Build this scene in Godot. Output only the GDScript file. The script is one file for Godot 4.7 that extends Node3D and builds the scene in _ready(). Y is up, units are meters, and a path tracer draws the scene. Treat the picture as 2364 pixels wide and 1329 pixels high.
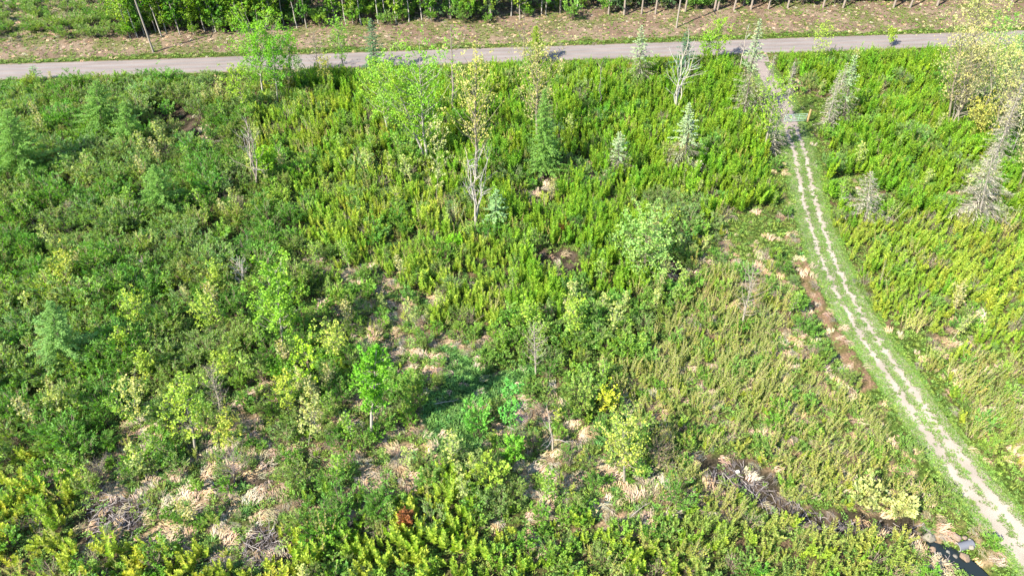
extends Node3D

# ---------------------------------------------------------------- camera model (source photograph 2364 x 1329)
const FOCAL := 1640.0
const CAM_H := 52.0
const PITCH := 42.5
const CU := 1182.0
const CV := 664.5

var rng := RandomNumberGenerator.new()
var noise_a := FastNoiseLite.new()
var noise_b := FastNoiseLite.new()
var noise_c := FastNoiseLite.new()
var counters := {}
var M := {}
var track_tab := PackedFloat32Array()     # x of the track's centre for each half metre of depth
var stream_tab := PackedFloat32Array()    # z of the stream for each half metre of x
var road_a := Vector2.ZERO
var road_n := Vector2.ZERO                # unit normal pointing away from the camera
var road_half := 3.6

# ---------------------------------------------------------------- mesh builder
class MB:
	var V := PackedVector3Array()
	var N := PackedVector3Array()
	var C := PackedColorArray()
	var I := PackedInt32Array()
	func leaf(p: Vector3, d: Vector3, n: Vector3, l: float, w: float, col: Color) -> void:
		var s := d.cross(n).normalized() * (w * 0.5)
		var a := V.size()
		var m := p + d * (l * 0.45)
		V.append(p); V.append(m + s); V.append(p + d * l); V.append(m - s)
		N.append(n); N.append(n); N.append(n); N.append(n)
		C.append(col); C.append(col); C.append(col); C.append(col)
		I.append(a); I.append(a + 2); I.append(a + 1); I.append(a); I.append(a + 3); I.append(a + 2)
	func blade(p: Vector3, q: Vector3, r: Vector3, w: float, col: Color, col2: Color) -> void:
		# a grass blade of two pieces, base p, bend q, tip r
		var n := (q - p).cross(Vector3(r.z - p.z, 0.001, p.x - r.x)).normalized()
		if n.y < 0.0: n = -n
		n = (n + Vector3.UP * 0.6).normalized()
		var s := (r - p).cross(n).normalized() * (w * 0.5)
		var a := V.size()
		V.append(p - s); V.append(p + s); V.append(q - s * 0.8); V.append(q + s * 0.8); V.append(r)
		for k in 5: N.append(n)
		C.append(col); C.append(col); C.append(col); C.append(col); C.append(col2)
		for k in [0, 2, 1, 1, 2, 3, 2, 4, 3]: I.append(a + k)
	func tube(pts: PackedVector3Array, r0: float, r1: float, sides: int, col: Color, col2 := Color(-1, 0, 0)) -> void:
		var c2 := col if col2.r < 0.0 else col2
		var a := V.size()
		var cnt := pts.size()
		for i in cnt:
			var t := float(i) / (cnt - 1)
			var d: Vector3 = (pts[mini(i + 1, cnt - 1)] - pts[maxi(i - 1, 0)]).normalized()
			var x := d.cross(Vector3(0.13, 0.21, 0.97)).normalized()
			if absf(d.dot(Vector3(0.13, 0.21, 0.97))) > 0.95: x = d.cross(Vector3.RIGHT).normalized()
			var y := d.cross(x)
			var r := lerpf(r0, r1, t)
			for k in sides:
				var an := TAU * k / sides
				var n := x * cos(an) + y * sin(an)
				V.append(pts[i] + n * r); N.append(n); C.append(col.lerp(c2, t))
		for i in cnt - 1:
			for k in sides:
				var p := a + i * sides + k
				var q := a + i * sides + (k + 1) % sides
				I.append(p); I.append(p + sides); I.append(q)
				I.append(q); I.append(p + sides); I.append(q + sides)
		# end cap
		var e := V.size()
		V.append(pts[cnt - 1]); N.append((pts[cnt - 1] - pts[cnt - 2]).normalized()); C.append(c2)
		for k in sides:
			I.append(a + (cnt - 1) * sides + k); I.append(e); I.append(a + (cnt - 1) * sides + (k + 1) % sides)
	func box(o: Vector3, s: Vector3, col: Color) -> void:
		for ax in 3:
			for sg in [-1.0, 1.0]:
				var n := Vector3.ZERO; n[ax] = sg
				var u := Vector3.ZERO; u[(ax + 1) % 3] = s[(ax + 1) % 3] * 0.5
				var w := Vector3.ZERO; w[(ax + 2) % 3] = s[(ax + 2) % 3] * 0.5
				var c := o + n * (s[ax] * 0.5)
				var a := V.size()
				for q in [c - u - w, c + u - w, c + u + w, c - u + w]:
					V.append(q); N.append(n); C.append(col)
				for k in ([0, 2, 1, 0, 3, 2] if sg > 0.0 else [0, 1, 2, 0, 2, 3]): I.append(a + k)
	func mesh(mat: Material, into: ArrayMesh = null) -> ArrayMesh:
		var m := into if into else ArrayMesh.new()
		if V.is_empty(): return m
		var arr := []
		arr.resize(Mesh.ARRAY_MAX)
		arr[Mesh.ARRAY_VERTEX] = V
		arr[Mesh.ARRAY_NORMAL] = N
		arr[Mesh.ARRAY_COLOR] = C
		arr[Mesh.ARRAY_INDEX] = I
		m.add_surface_from_arrays(Mesh.PRIMITIVE_TRIANGLES, arr)
		m.surface_set_material(m.get_surface_count() - 1, mat)
		return m

# ---------------------------------------------------------------- camera <-> ground
func ray(u: float, v: float) -> Vector3:
	var p := deg_to_rad(PITCH)
	var x := (u - CU) / FOCAL
	var y := -(v - CV) / FOCAL
	return Vector3(x, y * cos(p) - sin(p), -cos(p) - y * sin(p))

func G(u: float, v: float, y := 0.0) -> Vector3:
	var d := ray(u, v)
	var t := (CAM_H - y) / -d.y
	return Vector3(d.x * t, y, d.z * t)

func P(x: float, y: float, z: float) -> Vector2:
	var p := deg_to_rad(PITCH)
	var dy := y - CAM_H
	var depth := -z * cos(p) - dy * sin(p)
	var up := dy * cos(p) - z * sin(p)
	return Vector2(CU + x / depth * FOCAL, CV - up / depth * FOCAL)

func metres_per_px(b: Vector3) -> float:
	var p := deg_to_rad(PITCH)
	return (-b.z * cos(p) + CAM_H * sin(p)) / FOCAL

# point above base b, in the upright plane through b that faces the camera, where it stands at pixel (u, v)
func above(b: Vector3, u: float, v: float) -> Vector3:
	var d := ray(u, v)
	var t := b.z / d.z
	return Vector3(d.x * t, CAM_H + d.y * t, b.z)

# ---------------------------------------------------------------- bookkeeping
func numbered(called: String) -> String:
	var k: int = counters.get(called, 0)
	counters[called] = k + 1
	return called if k == 0 else "%s_%03d" % [called, k]

func tag(o: Node, label: String, category: String, group := "", kind := "") -> Node:
	o.set_meta("label", label)
	if category: o.set_meta("category", category)
	if group: o.set_meta("group", group)
	if kind: o.set_meta("kind", kind)
	return o

func thing(called: String, at: Vector3, label: String, category: String, group := "") -> Node3D:
	var o := Node3D.new()
	o.name = numbered(called)
	add_child(o)
	o.position = at
	tag(o, label, category, group)
	return o

func part(called: String, mesh: Mesh, parent: Node) -> MeshInstance3D:
	var o := MeshInstance3D.new()
	o.name = called
	o.mesh = mesh
	parent.add_child(o, true)
	return o

func structure(called: String, mesh: Mesh, label := "") -> MeshInstance3D:
	var o := MeshInstance3D.new()
	o.name = called
	o.mesh = mesh
	add_child(o, true)
	o.set_meta("kind", "structure")
	if label: o.set_meta("label", label)
	return o

func rnd(a: float, b: float) -> float:
	return rng.randf_range(a, b)

func rvec() -> Vector3:
	return Vector3(rng.randfn(0, 1), rng.randfn(0, 1), rng.randfn(0, 1)).normalized()

func vary(c: Color, amount := 0.2) -> Color:
	var k := rnd(1.0 - amount, 1.0 + amount)
	return Color(c.r * k * rnd(0.9, 1.1), c.g * k, c.b * k * rnd(0.85, 1.15))

# ---------------------------------------------------------------- materials
func plain_mat(name_: String, rough := 0.9, spec := 0.3) -> StandardMaterial3D:
	var m := StandardMaterial3D.new()
	m.resource_name = name_
	m.vertex_color_use_as_albedo = true
	m.albedo_color = Color(0.58, 0.58, 0.58).linear_to_srgb()
	m.roughness = rough
	m.metallic_specular = spec
	m.cull_mode = BaseMaterial3D.CULL_DISABLED
	return m

func leaf_mat(name_: String, tint: Color, back := 1.0) -> StandardMaterial3D:
	var m := plain_mat(name_, 0.6, 0.3)
	m.albedo_color = (tint * 0.84).linear_to_srgb()
	m.backlight_enabled = true
	m.backlight = Color(0.95 * back, 1.0 * back, 0.45 * back)
	return m

func grain_tex(freq: float, lo: float, hi: float, octaves: int, seed_: int) -> NoiseTexture2D:
	var t := NoiseTexture2D.new()
	t.width = 512; t.height = 512
	t.seamless = true
	var n := FastNoiseLite.new()
	n.seed = seed_
	n.frequency = freq
	n.fractal_octaves = octaves
	t.noise = n
	var g := Gradient.new()
	g.set_color(0, Color(lo, lo, lo)); g.set_color(1, Color(hi, hi, hi))
	t.color_ramp = g
	return t

func grained(m: StandardMaterial3D, tex: Texture2D, scale: float) -> StandardMaterial3D:
	m.albedo_texture = tex
	m.uv1_triplanar = true
	m.uv1_world_triplanar = true
	m.uv1_scale = Vector3.ONE * scale
	return m

func make_materials() -> void:
	var tints := [Color(1, 1, 1), Color(0.82, 0.88, 0.8), Color(1.0, 0.94, 0.85), Color(0.8, 0.9, 0.76)]
	for k in 4: M["leaf%d" % k] = leaf_mat("leaves", tints[k])
	M.needle = leaf_mat("needles", Color(1, 1, 1), 0.35)
	M.wood = plain_mat("wood", 0.9)
	M.bark = grained(plain_mat("bark", 0.9), grain_tex(0.03, 0.62, 1.0, 4, 11), 1.7)
	M.grass = leaf_mat("grass", Color(0.88, 0.88, 0.88), 0.5)
	M.ground = grained(plain_mat("soil and litter", 1.0, 0.1), grain_tex(0.035, 0.45, 1.0, 5, 3), 0.21)
	M.ground.uv1_scale = Vector3(0.23, 0.23, 0.23)
	M.gravel = grained(plain_mat("gravel", 1.0, 0.1), grain_tex(0.06, 0.68, 1.0, 5, 7), 0.31)
	M.sand = grained(plain_mat("sand", 1.0, 0.1), grain_tex(0.06, 0.62, 1.0, 5, 9), 0.45)
	M.stone = grained(plain_mat("boulder stone", 0.85), grain_tex(0.03, 0.5, 0.85, 5, 21), 0.9)
	M.metal = plain_mat("painted metal", 0.45, 0.5)
	M.plastic = plain_mat("black plastic pipe", 0.4, 0.5)
	var w := StandardMaterial3D.new()
	w.resource_name = "ditch water"
	w.albedo_color = Color(0.008, 0.012, 0.014).linear_to_srgb()
	w.roughness = 0.06
	w.metallic_specular = 0.25
	M.water = w

# ---------------------------------------------------------------- layout of the ground
const TRACK_PX := [[1735, 118], [1745, 135], [1760, 160], [1778, 190], [1800, 225], [1820, 270], [1832, 310], [1848, 355], [1858, 415], [1871, 474], [1904, 580], [1938, 660], [1982, 740], [2025, 808], [2070, 870], [2115, 938], [2161, 1004], [2231, 1100], [2313, 1200], [2400, 1310], [2470, 1400], [2560, 1520]]
const STREAM_PX := [[1480, 1035], [1560, 1055], [1650, 1080], [1726, 1113], [1801, 1174], [1869, 1204], [1936, 1207], [2030, 1212], [2106, 1225], [2150, 1258], [2215, 1288], [2290, 1340], [2360, 1420]]

# each letter is a kind of cover; a cell is 100 x 75 pixels of the photograph, the first row centred on y = 175
const COVER := [
	"WWWWWWmGGGGGGGGGGGGGGGmm",
	"WWWWWWYYGGGGGGGGGGgGGGmm",
	"WWWwwwYYYAGGGGGGGGgGGGGm",
	"WWWWWwAYYYGGmmGGGGgGGGmG",
	"WWWWWWAYYYYGGGGmGGgGGGmG",
	"WWWWWWWYYYYGGGGAmggLLLLL",
	"WWWWWWWmMYYYGGGmTMggLLLL",
	"WWWWWWWmMMYYGAAATTMgLLLL",
	"WWWWWWWmMMMAAAATTTMgggLL",
	"WWWWwmmmmMDMAATTTTTMggTT",
	"WWwwmMmmMmDMMATTTTTTggTT",
	"wwwMMMmmmMDMMmATTTTTTgTT",
	"ZmMMMMmmMMmmMMMTTTTTTggT",
	"ZZwMMMMmmZYmMMMmTTTTTTgg",
	"ZZMMMMZYYYYZmYYOOOOOOMgg",
	"ZZZZZZZYYZYYYYYOOOOOOMgg",
]
# patches that stand out: centre, half sizes, letter
const PATCHES := [
	[420, 300, 75, 22, "B"], [490, 325, 40, 18, "B"], [560, 345, 35, 20, "M"], [590, 430, 25, 18, "B"],
	[720, 628, 38, 24, "M"], [800, 700, 70, 34, "M"], [1060, 640, 40, 16, "B"], [900, 790, 60, 24, "M"],
	[1085, 900, 70, 65, "D"], [1180, 890, 45, 40, "D"], [1370, 1000, 30, 45, "D"], [1440, 980, 30, 25, "D"],
	[1340, 1100, 70, 60, "M"], [1300, 1010, 55, 40, "M"], [1320, 1180, 60, 30, "M"], [1480, 1010, 50, 22, "M"],
	[1315, 405, 40, 14, "R"], [1265, 420, 40, 20, "B"], [1300, 600, 40, 26, "B"], [1560, 640, 40, 40, "B"],
	[260, 1190, 80, 60, "B"], [590, 1240, 60, 45, "B"], [1690, 1105, 85, 40, "B"], [560, 1120, 90, 26, "B"],
	[410, 1140, 90, 60, "M"], [340, 985, 60, 45, "M"], [560, 1010, 45, 30, "M"],
	[1740, 545, 60, 55, "g"], [1700, 575, 80, 30, "M"], [1650, 590, 60, 20, "M"],
	[710, 820, 50, 30, "A"], [560, 830, 60, 30, "W"], [1120, 840, 50, 20, "M"],
	[2200, 770, 70, 30, "M"], [2130, 860, 50, 30, "T"], [2010, 480, 50, 40, "g"], [1960, 420, 40, 40, "g"], [1880, 330, 35, 45, "g"],
	[1850, 210, 40, 25, "M"], [1440, 1210, 50, 20, "M"], [1270, 965, 40, 20, "M"],
]

func table_x(tab: PackedFloat32Array, at: float, start: float) -> float:
	var f := clampf((at - start) * 2.0, 0.0, tab.size() - 1.001)
	var i := int(f)
	return lerpf(tab[i], tab[i + 1], f - i)

func make_tables() -> void:
	var pts := []
	for p in TRACK_PX: pts.append(G(p[0], p[1]))
	var z := -140.0
	while z < -5.0:
		var x: float = pts[0].x
		for i in pts.size() - 1:
			var a: Vector3 = pts[i]
			var b: Vector3 = pts[i + 1]
			if z >= a.z and z <= b.z: x = lerpf(a.x, b.x, (z - a.z) / (b.z - a.z))
		if z > pts[-1].z: x = pts[-1].x
		track_tab.append(x)
		z += 0.5
	# smooth it
	for k in 4:
		var s := track_tab.duplicate()
		for i in range(1, s.size() - 1): track_tab[i] = (s[i - 1] + 2.0 * s[i] + s[i + 1]) / 4.0
	pts = []
	for p in STREAM_PX: pts.append(G(p[0], p[1]))
	var xx := 0.0
	while xx < 40.0:
		var zz: float = pts[0].z
		for i in pts.size() - 1:
			var a: Vector3 = pts[i]
			var b: Vector3 = pts[i + 1]
			if xx >= a.x and xx <= b.x: zz = lerpf(a.z, b.z, (xx - a.x) / (b.x - a.x))
		if xx > pts[-1].x: zz = pts[-1].z
		stream_tab.append(zz)
		xx += 0.5
	# the road between its near and far edges
	var n0 := G(0, 188); var n1 := G(2183, 112)
	var f0 := G(0, 152); var f1 := G(2190, 79.6)
	var m0 := (n0 + f0) * 0.5
	var m1 := (n1 + f1) * 0.5
	road_a = Vector2(m0.x, m0.z)
	var d := Vector2(m1.x - m0.x, m1.z - m0.z).normalized()
	road_n = Vector2(d.y, -d.x)
	if road_n.y > 0: road_n = -road_n
	road_half = 0.25 * (absf((Vector2(f0.x, f0.z) - Vector2(n0.x, n0.z)).dot(road_n)) + absf((Vector2(f1.x, f1.z) - Vector2(n1.x, n1.z)).dot(road_n)))
	print("road half width ", road_half, " at ", road_a, " n ", road_n)

func road_d(x: float, z: float) -> float:      # signed distance from the road's centre, + is beyond it
	return (Vector2(x, z) - road_a).dot(road_n)

func track_d(x: float, z: float) -> float:     # signed distance from the track's centre, + is right of it
	var z2 := z + 0.5
	var c := table_x(track_tab, z, -140.0)
	var s := (table_x(track_tab, z2, -140.0) - c) / 0.5
	return (x - c) / sqrt(1.0 + s * s)

func stream_d(x: float, z: float) -> float:
	if x < 10.0 or z < -60.0: return 99.0
	var c := table_x(stream_tab, x, 0.0)
	var s := (table_x(stream_tab, x + 0.5, 0.0) - c) / 0.5
	return absf(z - c) / sqrt(1.0 + s * s)

func sm(a: float, b: float, x: float) -> float:
	return smoothstep(a, b, x)

func ground_h(x: float, z: float) -> float:
	var rd := road_d(x, z)
	var y := noise_a.get_noise_2d(x * 3.0, z * 3.0) * 0.25 + noise_b.get_noise_2d(x * 18.0, z * 18.0) * 0.16
	var td := 99.0
	if rd < 0.0 and z > -135.0 and absf(x - 40.0) < 60.0:
		td = track_d(x, z)
		y *= sm(1.2, 4.0, absf(td))
		# drain along the left of the track
		var along := sm(-80.0, -72.0, z)
		y -= along * 0.45 * exp(-pow((td + 3.9 + 0.3 * noise_a.get_noise_1d(z * 6.0)) / 0.55, 2.0))
	var sd := stream_d(x, z)
	if sd < 3.0 and td < -1.2:
		var wide := 0.45 + 0.5 * sm(31.0, 35.0, x)
		y -= (0.25 + 0.75 * sm(17.0, 24.0, x)) * exp(-pow(sd / wide, 2.0)) * sm(-1.2, -2.4, td)
	# road bed and verges
	var w := 1.0 - sm(road_half, road_half + 2.5, absf(rd))
	y = lerpf(y, 0.3, w)
	if rd > road_half + 2.0: y += 0.9 * sm(road_half + 2.0, road_half + 14.0, rd)
	return y

func cover_at(x: float, z: float, jitter := 1.0) -> String:
	var rd := road_d(x, z)
	if absf(rd) < road_half - 0.2: return "X"
	if rd > 0.0:
		if rd < road_half + 2.6 + noise_a.get_noise_2d(x * 8.0, z * 8.0): return "g"
		var p2 := P(x, 0, z)
		if p2.x < 250.0 + (110.0 - p2.y) * -0.2 and rd > road_half + 9.0: return "H"
		return "V"
	if rd > -road_half - 1.4 - 0.8 * noise_a.get_noise_2d(x * 9.0, z * 9.0): return "g"
	var td := track_d(x, z)
	if absf(td) < 1.55: return "x"
	var wob := noise_a.get_noise_1d(z * 9.0) * 0.8
	if td > 0.0 and td < 2.2 + wob + 0.6 * sm(-70.0, -40.0, z) : return "g"
	if td < -1.9 and td > -3.9 + wob * 0.4:
		var pv := P(x, 0, z).y
		if pv > 590.0 + 40.0 * wob and pv < 900.0: return "R"
	if td < 0.0 and td > -2.3 - wob: return "g" if z < -46.0 or z > -62.0 or true else "R"
	var p := P(x, 0, z)
	var u := p.x + jitter * (noise_b.get_noise_2d(x * 5.0, z * 5.0) * 70.0)
	var v := p.y + jitter * (noise_c.get_noise_2d(x * 5.0, z * 5.0) * 55.0)
	
	if td < -2.3 - wob and td > -4.3 - wob: return "g" if noise_c.get_noise_2d(x * 12.0, z * 12.0) > -0.12 else "M"
	if stream_d(x, z) < 1.1 and p.x > 1600.0 and p.x < 2120.0: return "B"
	for q in PATCHES:
		var a: float = (u - q[0]) / q[2]
		var b: float = (v - q[1]) / q[3]
		if a * a + b * b < 1.0: return q[4]
	v -= 18.0
	var row := clampi(int(floor((v - 137.5) / 75.0)), 0, 15)
	var line: String = COVER[row]
	return line[clampi(int(floor(u / 100.0)), 0, 23)]

# colours are linear base colours
func ground_colour(k: String, x: float, z: float) -> Color:
	var n := noise_c.get_noise_2d(x * 22.0, z * 22.0)
	var n2 := noise_b.get_noise_2d(x * 60.0, z * 60.0)
	var tan_ := Color(0.42, 0.31, 0.20)
	var brown := Color(0.17, 0.12, 0.075)
	var green := Color(0.10, 0.16, 0.035)
	var dark := Color(0.075, 0.065, 0.045)
	var c := brown
	match k:
		"M": c = tan_ if n + n2 * 0.6 > 0.0 else green.lerp(brown, 0.4)
		"V":
			var big := noise_a.get_noise_2d(x * 5.0, z * 9.0)
			c = Color(0.40, 0.31, 0.23).lerp(Color(0.31, 0.225, 0.17), clampf(0.5 + 2.5 * big + n, 0.0, 1.0))
			if noise_a.get_noise_2d(x * 6.0, z * 6.0) > 0.12: c = c.lerp(Color(0.2, 0.24, 0.08), 0.6)
		"H": c = Color(0.30, 0.27, 0.14) if n > -0.1 else Color(0.14, 0.18, 0.06)
		"g": c = green if n + n2 > -0.35 else Color(0.26, 0.25, 0.10)
		"D": c = Color(0.05, 0.13, 0.04)
		"R": c = Color(0.33, 0.22, 0.145) if n2 + n > -0.1 else Color(0.21, 0.18, 0.08)
		"B": c = dark if n > -0.2 else Color(0.17, 0.13, 0.10)
		"m": c = tan_.lerp(brown, 0.5) if n > 0.0 else green.lerp(brown, 0.5)
		"T": c = tan_.lerp(brown, 0.45) if n > 0.12 else green.lerp(brown, 0.3)
		"X", "x": c = Color(0.4, 0.33, 0.26)
		_: c = brown.lerp(tan_, 0.25) if n > 0.1 else brown.lerp(green, 0.45)
	return Color(c.r * (1.0 + 0.3 * n2), c.g * (1.0 + 0.3 * n2), c.b * (1.0 + 0.3 * n2))

func axis_steps(lo: float, hi: float, step: float, far_: float) -> PackedFloat32Array:
	var out := PackedFloat32Array()
	var pre := []
	var s := step
	var p := lo
	while p > -far_:
		s *= 1.6
		p -= s
		pre.push_front(p)
	for q in pre: out.append(q)
	p = lo
	while p <= hi:
		out.append(p)
		p += step
	s = step
	while p < far_:
		s *= 1.6
		p += s
		out.append(p)
	return out

func make_ground() -> void:
	var xs := axis_steps(-118.0, 118.0, 0.5, 2500.0)
	var zs := axis_steps(-165.0, -14.0, 0.5, 2500.0)
	var nx := xs.size()
	var nz := zs.size()
	var hs := PackedFloat32Array()
	hs.resize(nx * nz)
	var mb := MB.new()
	for j in nz:
		for i in nx:
			var x := xs[i]
			var z := zs[j]
			var y := ground_h(x, z)
			var rd := road_d(x, z)
			var sunk := y
			if absf(rd) < road_half - 0.4: sunk -= 0.12
			elif rd < 0.0 and z > -135.0 and z < -8.0 and absf(track_d(x, z)) < 1.35: sunk -= 0.1
			mb.V.append(Vector3(x, sunk, z))
			mb.N.append(Vector3.UP)
			if x < -119.0 or x > 119.0 or z < -166.0 or z > -13.0: mb.C.append(Color(0.14, 0.17, 0.06))
			else: mb.C.append(ground_colour(cover_at(x, z), x, z))
	for j in nz:
		for i in nx:
			var a := j * nx + i
			var l := mb.V[j * nx + maxi(i - 1, 0)]
			var r := mb.V[j * nx + mini(i + 1, nx - 1)]
			var t := mb.V[maxi(j - 1, 0) * nx + i]
			var b := mb.V[mini(j + 1, nz - 1) * nx + i]
			mb.N[a] = (b - t).cross(r - l).normalized()
			if i < nx - 1 and j < nz - 1:
				mb.I.append(a); mb.I.append(a + 1); mb.I.append(a + nx)
				mb.I.append(a + 1); mb.I.append(a + nx + 1); mb.I.append(a + nx)
	structure("ground", mb.mesh(M.ground))

func make_road() -> void:
	var mb := MB.new()
	var d := Vector2(-road_n.y, road_n.x)
	if d.x < 0: d = -d
	var cols := 33
	var s := -60.0
	var rows := 0
	while s < 330.0:
		for k in cols:
			var w := -road_half - 0.25 + (2.0 * road_half + 0.5) * k / (cols - 1)
			var wob := 0.18 * noise_a.get_noise_2d(s * 4.0, signf(w) * 50.0) + 0.12 * noise_b.get_noise_2d(s * 20.0, signf(w) * 50.0)
			var e := absf(w) / road_half
			var q := road_a + d * s + road_n * (w * (1.0 + wob * 0.15 * e))
			var y := 0.3 + 0.10 * (1.0 - e * e) + 0.012 * noise_b.get_noise_2d(s * 30.0, w * 60.0)
			if k == 0 or k == cols - 1: y = 0.12
			mb.V.append(Vector3(q.x, y, q.y))
			mb.N.append(Vector3.UP)
			# wheel paths packed pale, loose pink-brown gravel between and at the edges
			var wheel := maxf(maxf(exp(-pow((absf(w) - 0.75) / 0.4, 2.0)), exp(-pow((absf(w) - 2.2) / 0.35, 2.0))), 0.0)
			var c := Color(0.315, 0.27, 0.262).lerp(Color(0.31, 0.29, 0.295), wheel)
			c = c.lerp(Color(0.30, 0.225, 0.175), sm(0.78, 1.0, e) * (0.6 + 0.5 * noise_b.get_noise_2d(s * 12.0, w * 20.0)))
			var nn := 1.0 + 0.16 * noise_a.get_noise_2d(s * 3.0, w * 40.0) + 0.14 * noise_b.get_noise_2d(s * 9.0, w * 30.0)
			mb.C.append(Color(c.r * nn, c.g * nn, c.b * nn))
		s += 0.8
		rows += 1
	for j in rows - 1:
		for k in cols - 1:
			var a := j * cols + k
			mb.I.append(a); mb.I.append(a + 1); mb.I.append(a + cols)
			mb.I.append(a + 1); mb.I.append(a + cols + 1); mb.I.append(a + cols)
	structure("gravel_road", mb.mesh(M.gravel), "pale gravel road crossing behind the thicket")

func make_track() -> void:
	var mb := MB.new()
	var cols := 29
	var z := -118.0
	var rows := 0
	while z < -10.0:
		var c := table_x(track_tab, z, -140.0)
		var sl := (table_x(track_tab, z + 0.5, -140.0) - c) / 0.5
		var side := Vector2(1.0, -sl).normalized()
		for k in cols:
			var w := -2.2 + 4.4 * k / (cols - 1)
			var x := c + side.x * w
			var zz := z + side.y * w
			var rut := exp(-pow((absf(w) - 0.72) / 0.3, 2.0))
			var y := maxf(ground_h(x, zz) * sm(1.2, 2.1, absf(w)), 0.0) - 0.05 * rut + 0.02 * noise_b.get_noise_2d(x * 30.0, zz * 30.0) + 0.03
			if k == 0 or k == cols - 1: y = ground_h(x, zz) - 0.25
			# meets the road bed
			y = maxf(y, lerpf(y, 0.24, sm(-road_half - 3.0, -road_half, road_d(x, zz))))
			mb.V.append(Vector3(x, y, zz))
			mb.N.append(Vector3.UP)
			var n := noise_b.get_noise_2d(x * 14.0, zz * 14.0)
			var col := Color(0.60, 0.54, 0.47).lerp(Color(0.46, 0.41, 0.35), clampf(0.5 + n, 0, 1))
			if z < -78.0: col = col.lerp(Color(0.40, 0.34, 0.33), sm(-78.0, -95.0, z))
			mb.C.append(col)
		z += 0.3
		rows += 1
	for j in rows - 1:
		for k in cols - 1:
			var a := j * cols + k
			mb.I.append(a); mb.I.append(a + 1); mb.I.append(a + cols)
			mb.I.append(a + 1); mb.I.append(a + cols + 1); mb.I.append(a + cols)
	structure("dirt_track", mb.mesh(M.sand), "sandy two-rut track running past the metal gate")

func make_water() -> void:
	var mb := MB.new()
	var x: float = G(2150, 1258).x
	var rows := 0
	while x < 39.0:
		var c := table_x(stream_tab, x, 0.0)
		var wide := 1.3
		for s in [-1.0, 1.0]:
			mb.V.append(Vector3(x, -0.42, c + s * wide)); mb.N.append(Vector3.UP); mb.C.append(Color.WHITE)
		x += 0.5
		rows += 1
	for j in rows - 1:
		var a := j * 2
		mb.I.append(a); mb.I.append(a + 2); mb.I.append(a + 1)
		mb.I.append(a + 1); mb.I.append(a + 2); mb.I.append(a + 3)
	structure("ditch_water", mb.mesh(M.water), "dark still water in the ditch by the culvert")

# ---------------------------------------------------------------- plants: builders that fill a wood mesh and a leaf mesh
const GREEN := Color(0.22, 0.39, 0.03)
const GOLD := Color(0.285, 0.415, 0.05)
const LIME := Color(0.34, 0.46, 0.06)
const OLIVE := Color(0.32, 0.38, 0.09)
const AMBER := Color(0.36, 0.43, 0.055)
const WILLOW := Color(0.185, 0.295, 0.09)
const ALDER := Color(0.18, 0.36, 0.07)
const PALE := Color(0.40, 0.42, 0.13)
const TWIG := Color(0.24, 0.19, 0.14)
const GREYWOOD := Color(0.36, 0.32, 0.28)
const BIRCH := Color(0.66, 0.63, 0.58)

func build_shoots(lf: MB, wd: MB, shoots: int, hgt: float, spread: float, leaf_l: float, leaves: int, col: Color, wood: Color, bare := 0.25, wide := 0.42) -> void:
	for s in shoots:
		var an := rnd(0, TAU)
		var r := sqrt(rng.randf()) * spread
		var b := Vector3(cos(an) * r * 0.45, -0.05, sin(an) * r * 0.45)
		var h := hgt * rnd(0.62, 1.08)
		var tip := Vector3(cos(an) * r * 1.5 + rnd(-0.15, 0.15), h, sin(an) * r * 1.5 + rnd(-0.15, 0.15))
		var mid := b.lerp(tip, 0.5) + Vector3(rnd(-0.06, 0.06), 0, rnd(-0.06, 0.06))
		wd.tube(PackedVector3Array([b, mid, tip]), 0.016, 0.005, 3, vary(wood, 0.15))
		var lc := vary(col, 0.14)
		for i in leaves:
			var t := bare + (1.0 - bare) * (i + rng.randf()) / leaves
			var p := (b.lerp(mid, t * 2.0) if t < 0.5 else mid.lerp(tip, t * 2.0 - 1.0))
			var a2 := i * 2.4 + rnd(-0.4, 0.4)
			var up := rnd(0.35, 1.0) + t * 0.5
			var d := Vector3(cos(a2), up, sin(a2)).normalized()
			var n := (Vector3.UP - d * d.y + Vector3(rnd(-0.4, 0.4), 0, rnd(-0.4, 0.4))).normalized()
			var l := leaf_l * (1.15 - 0.6 * t) * rnd(0.75, 1.25)
			lf.leaf(p, d, n, l, l * wide, vary(lc, 0.16))

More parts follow.
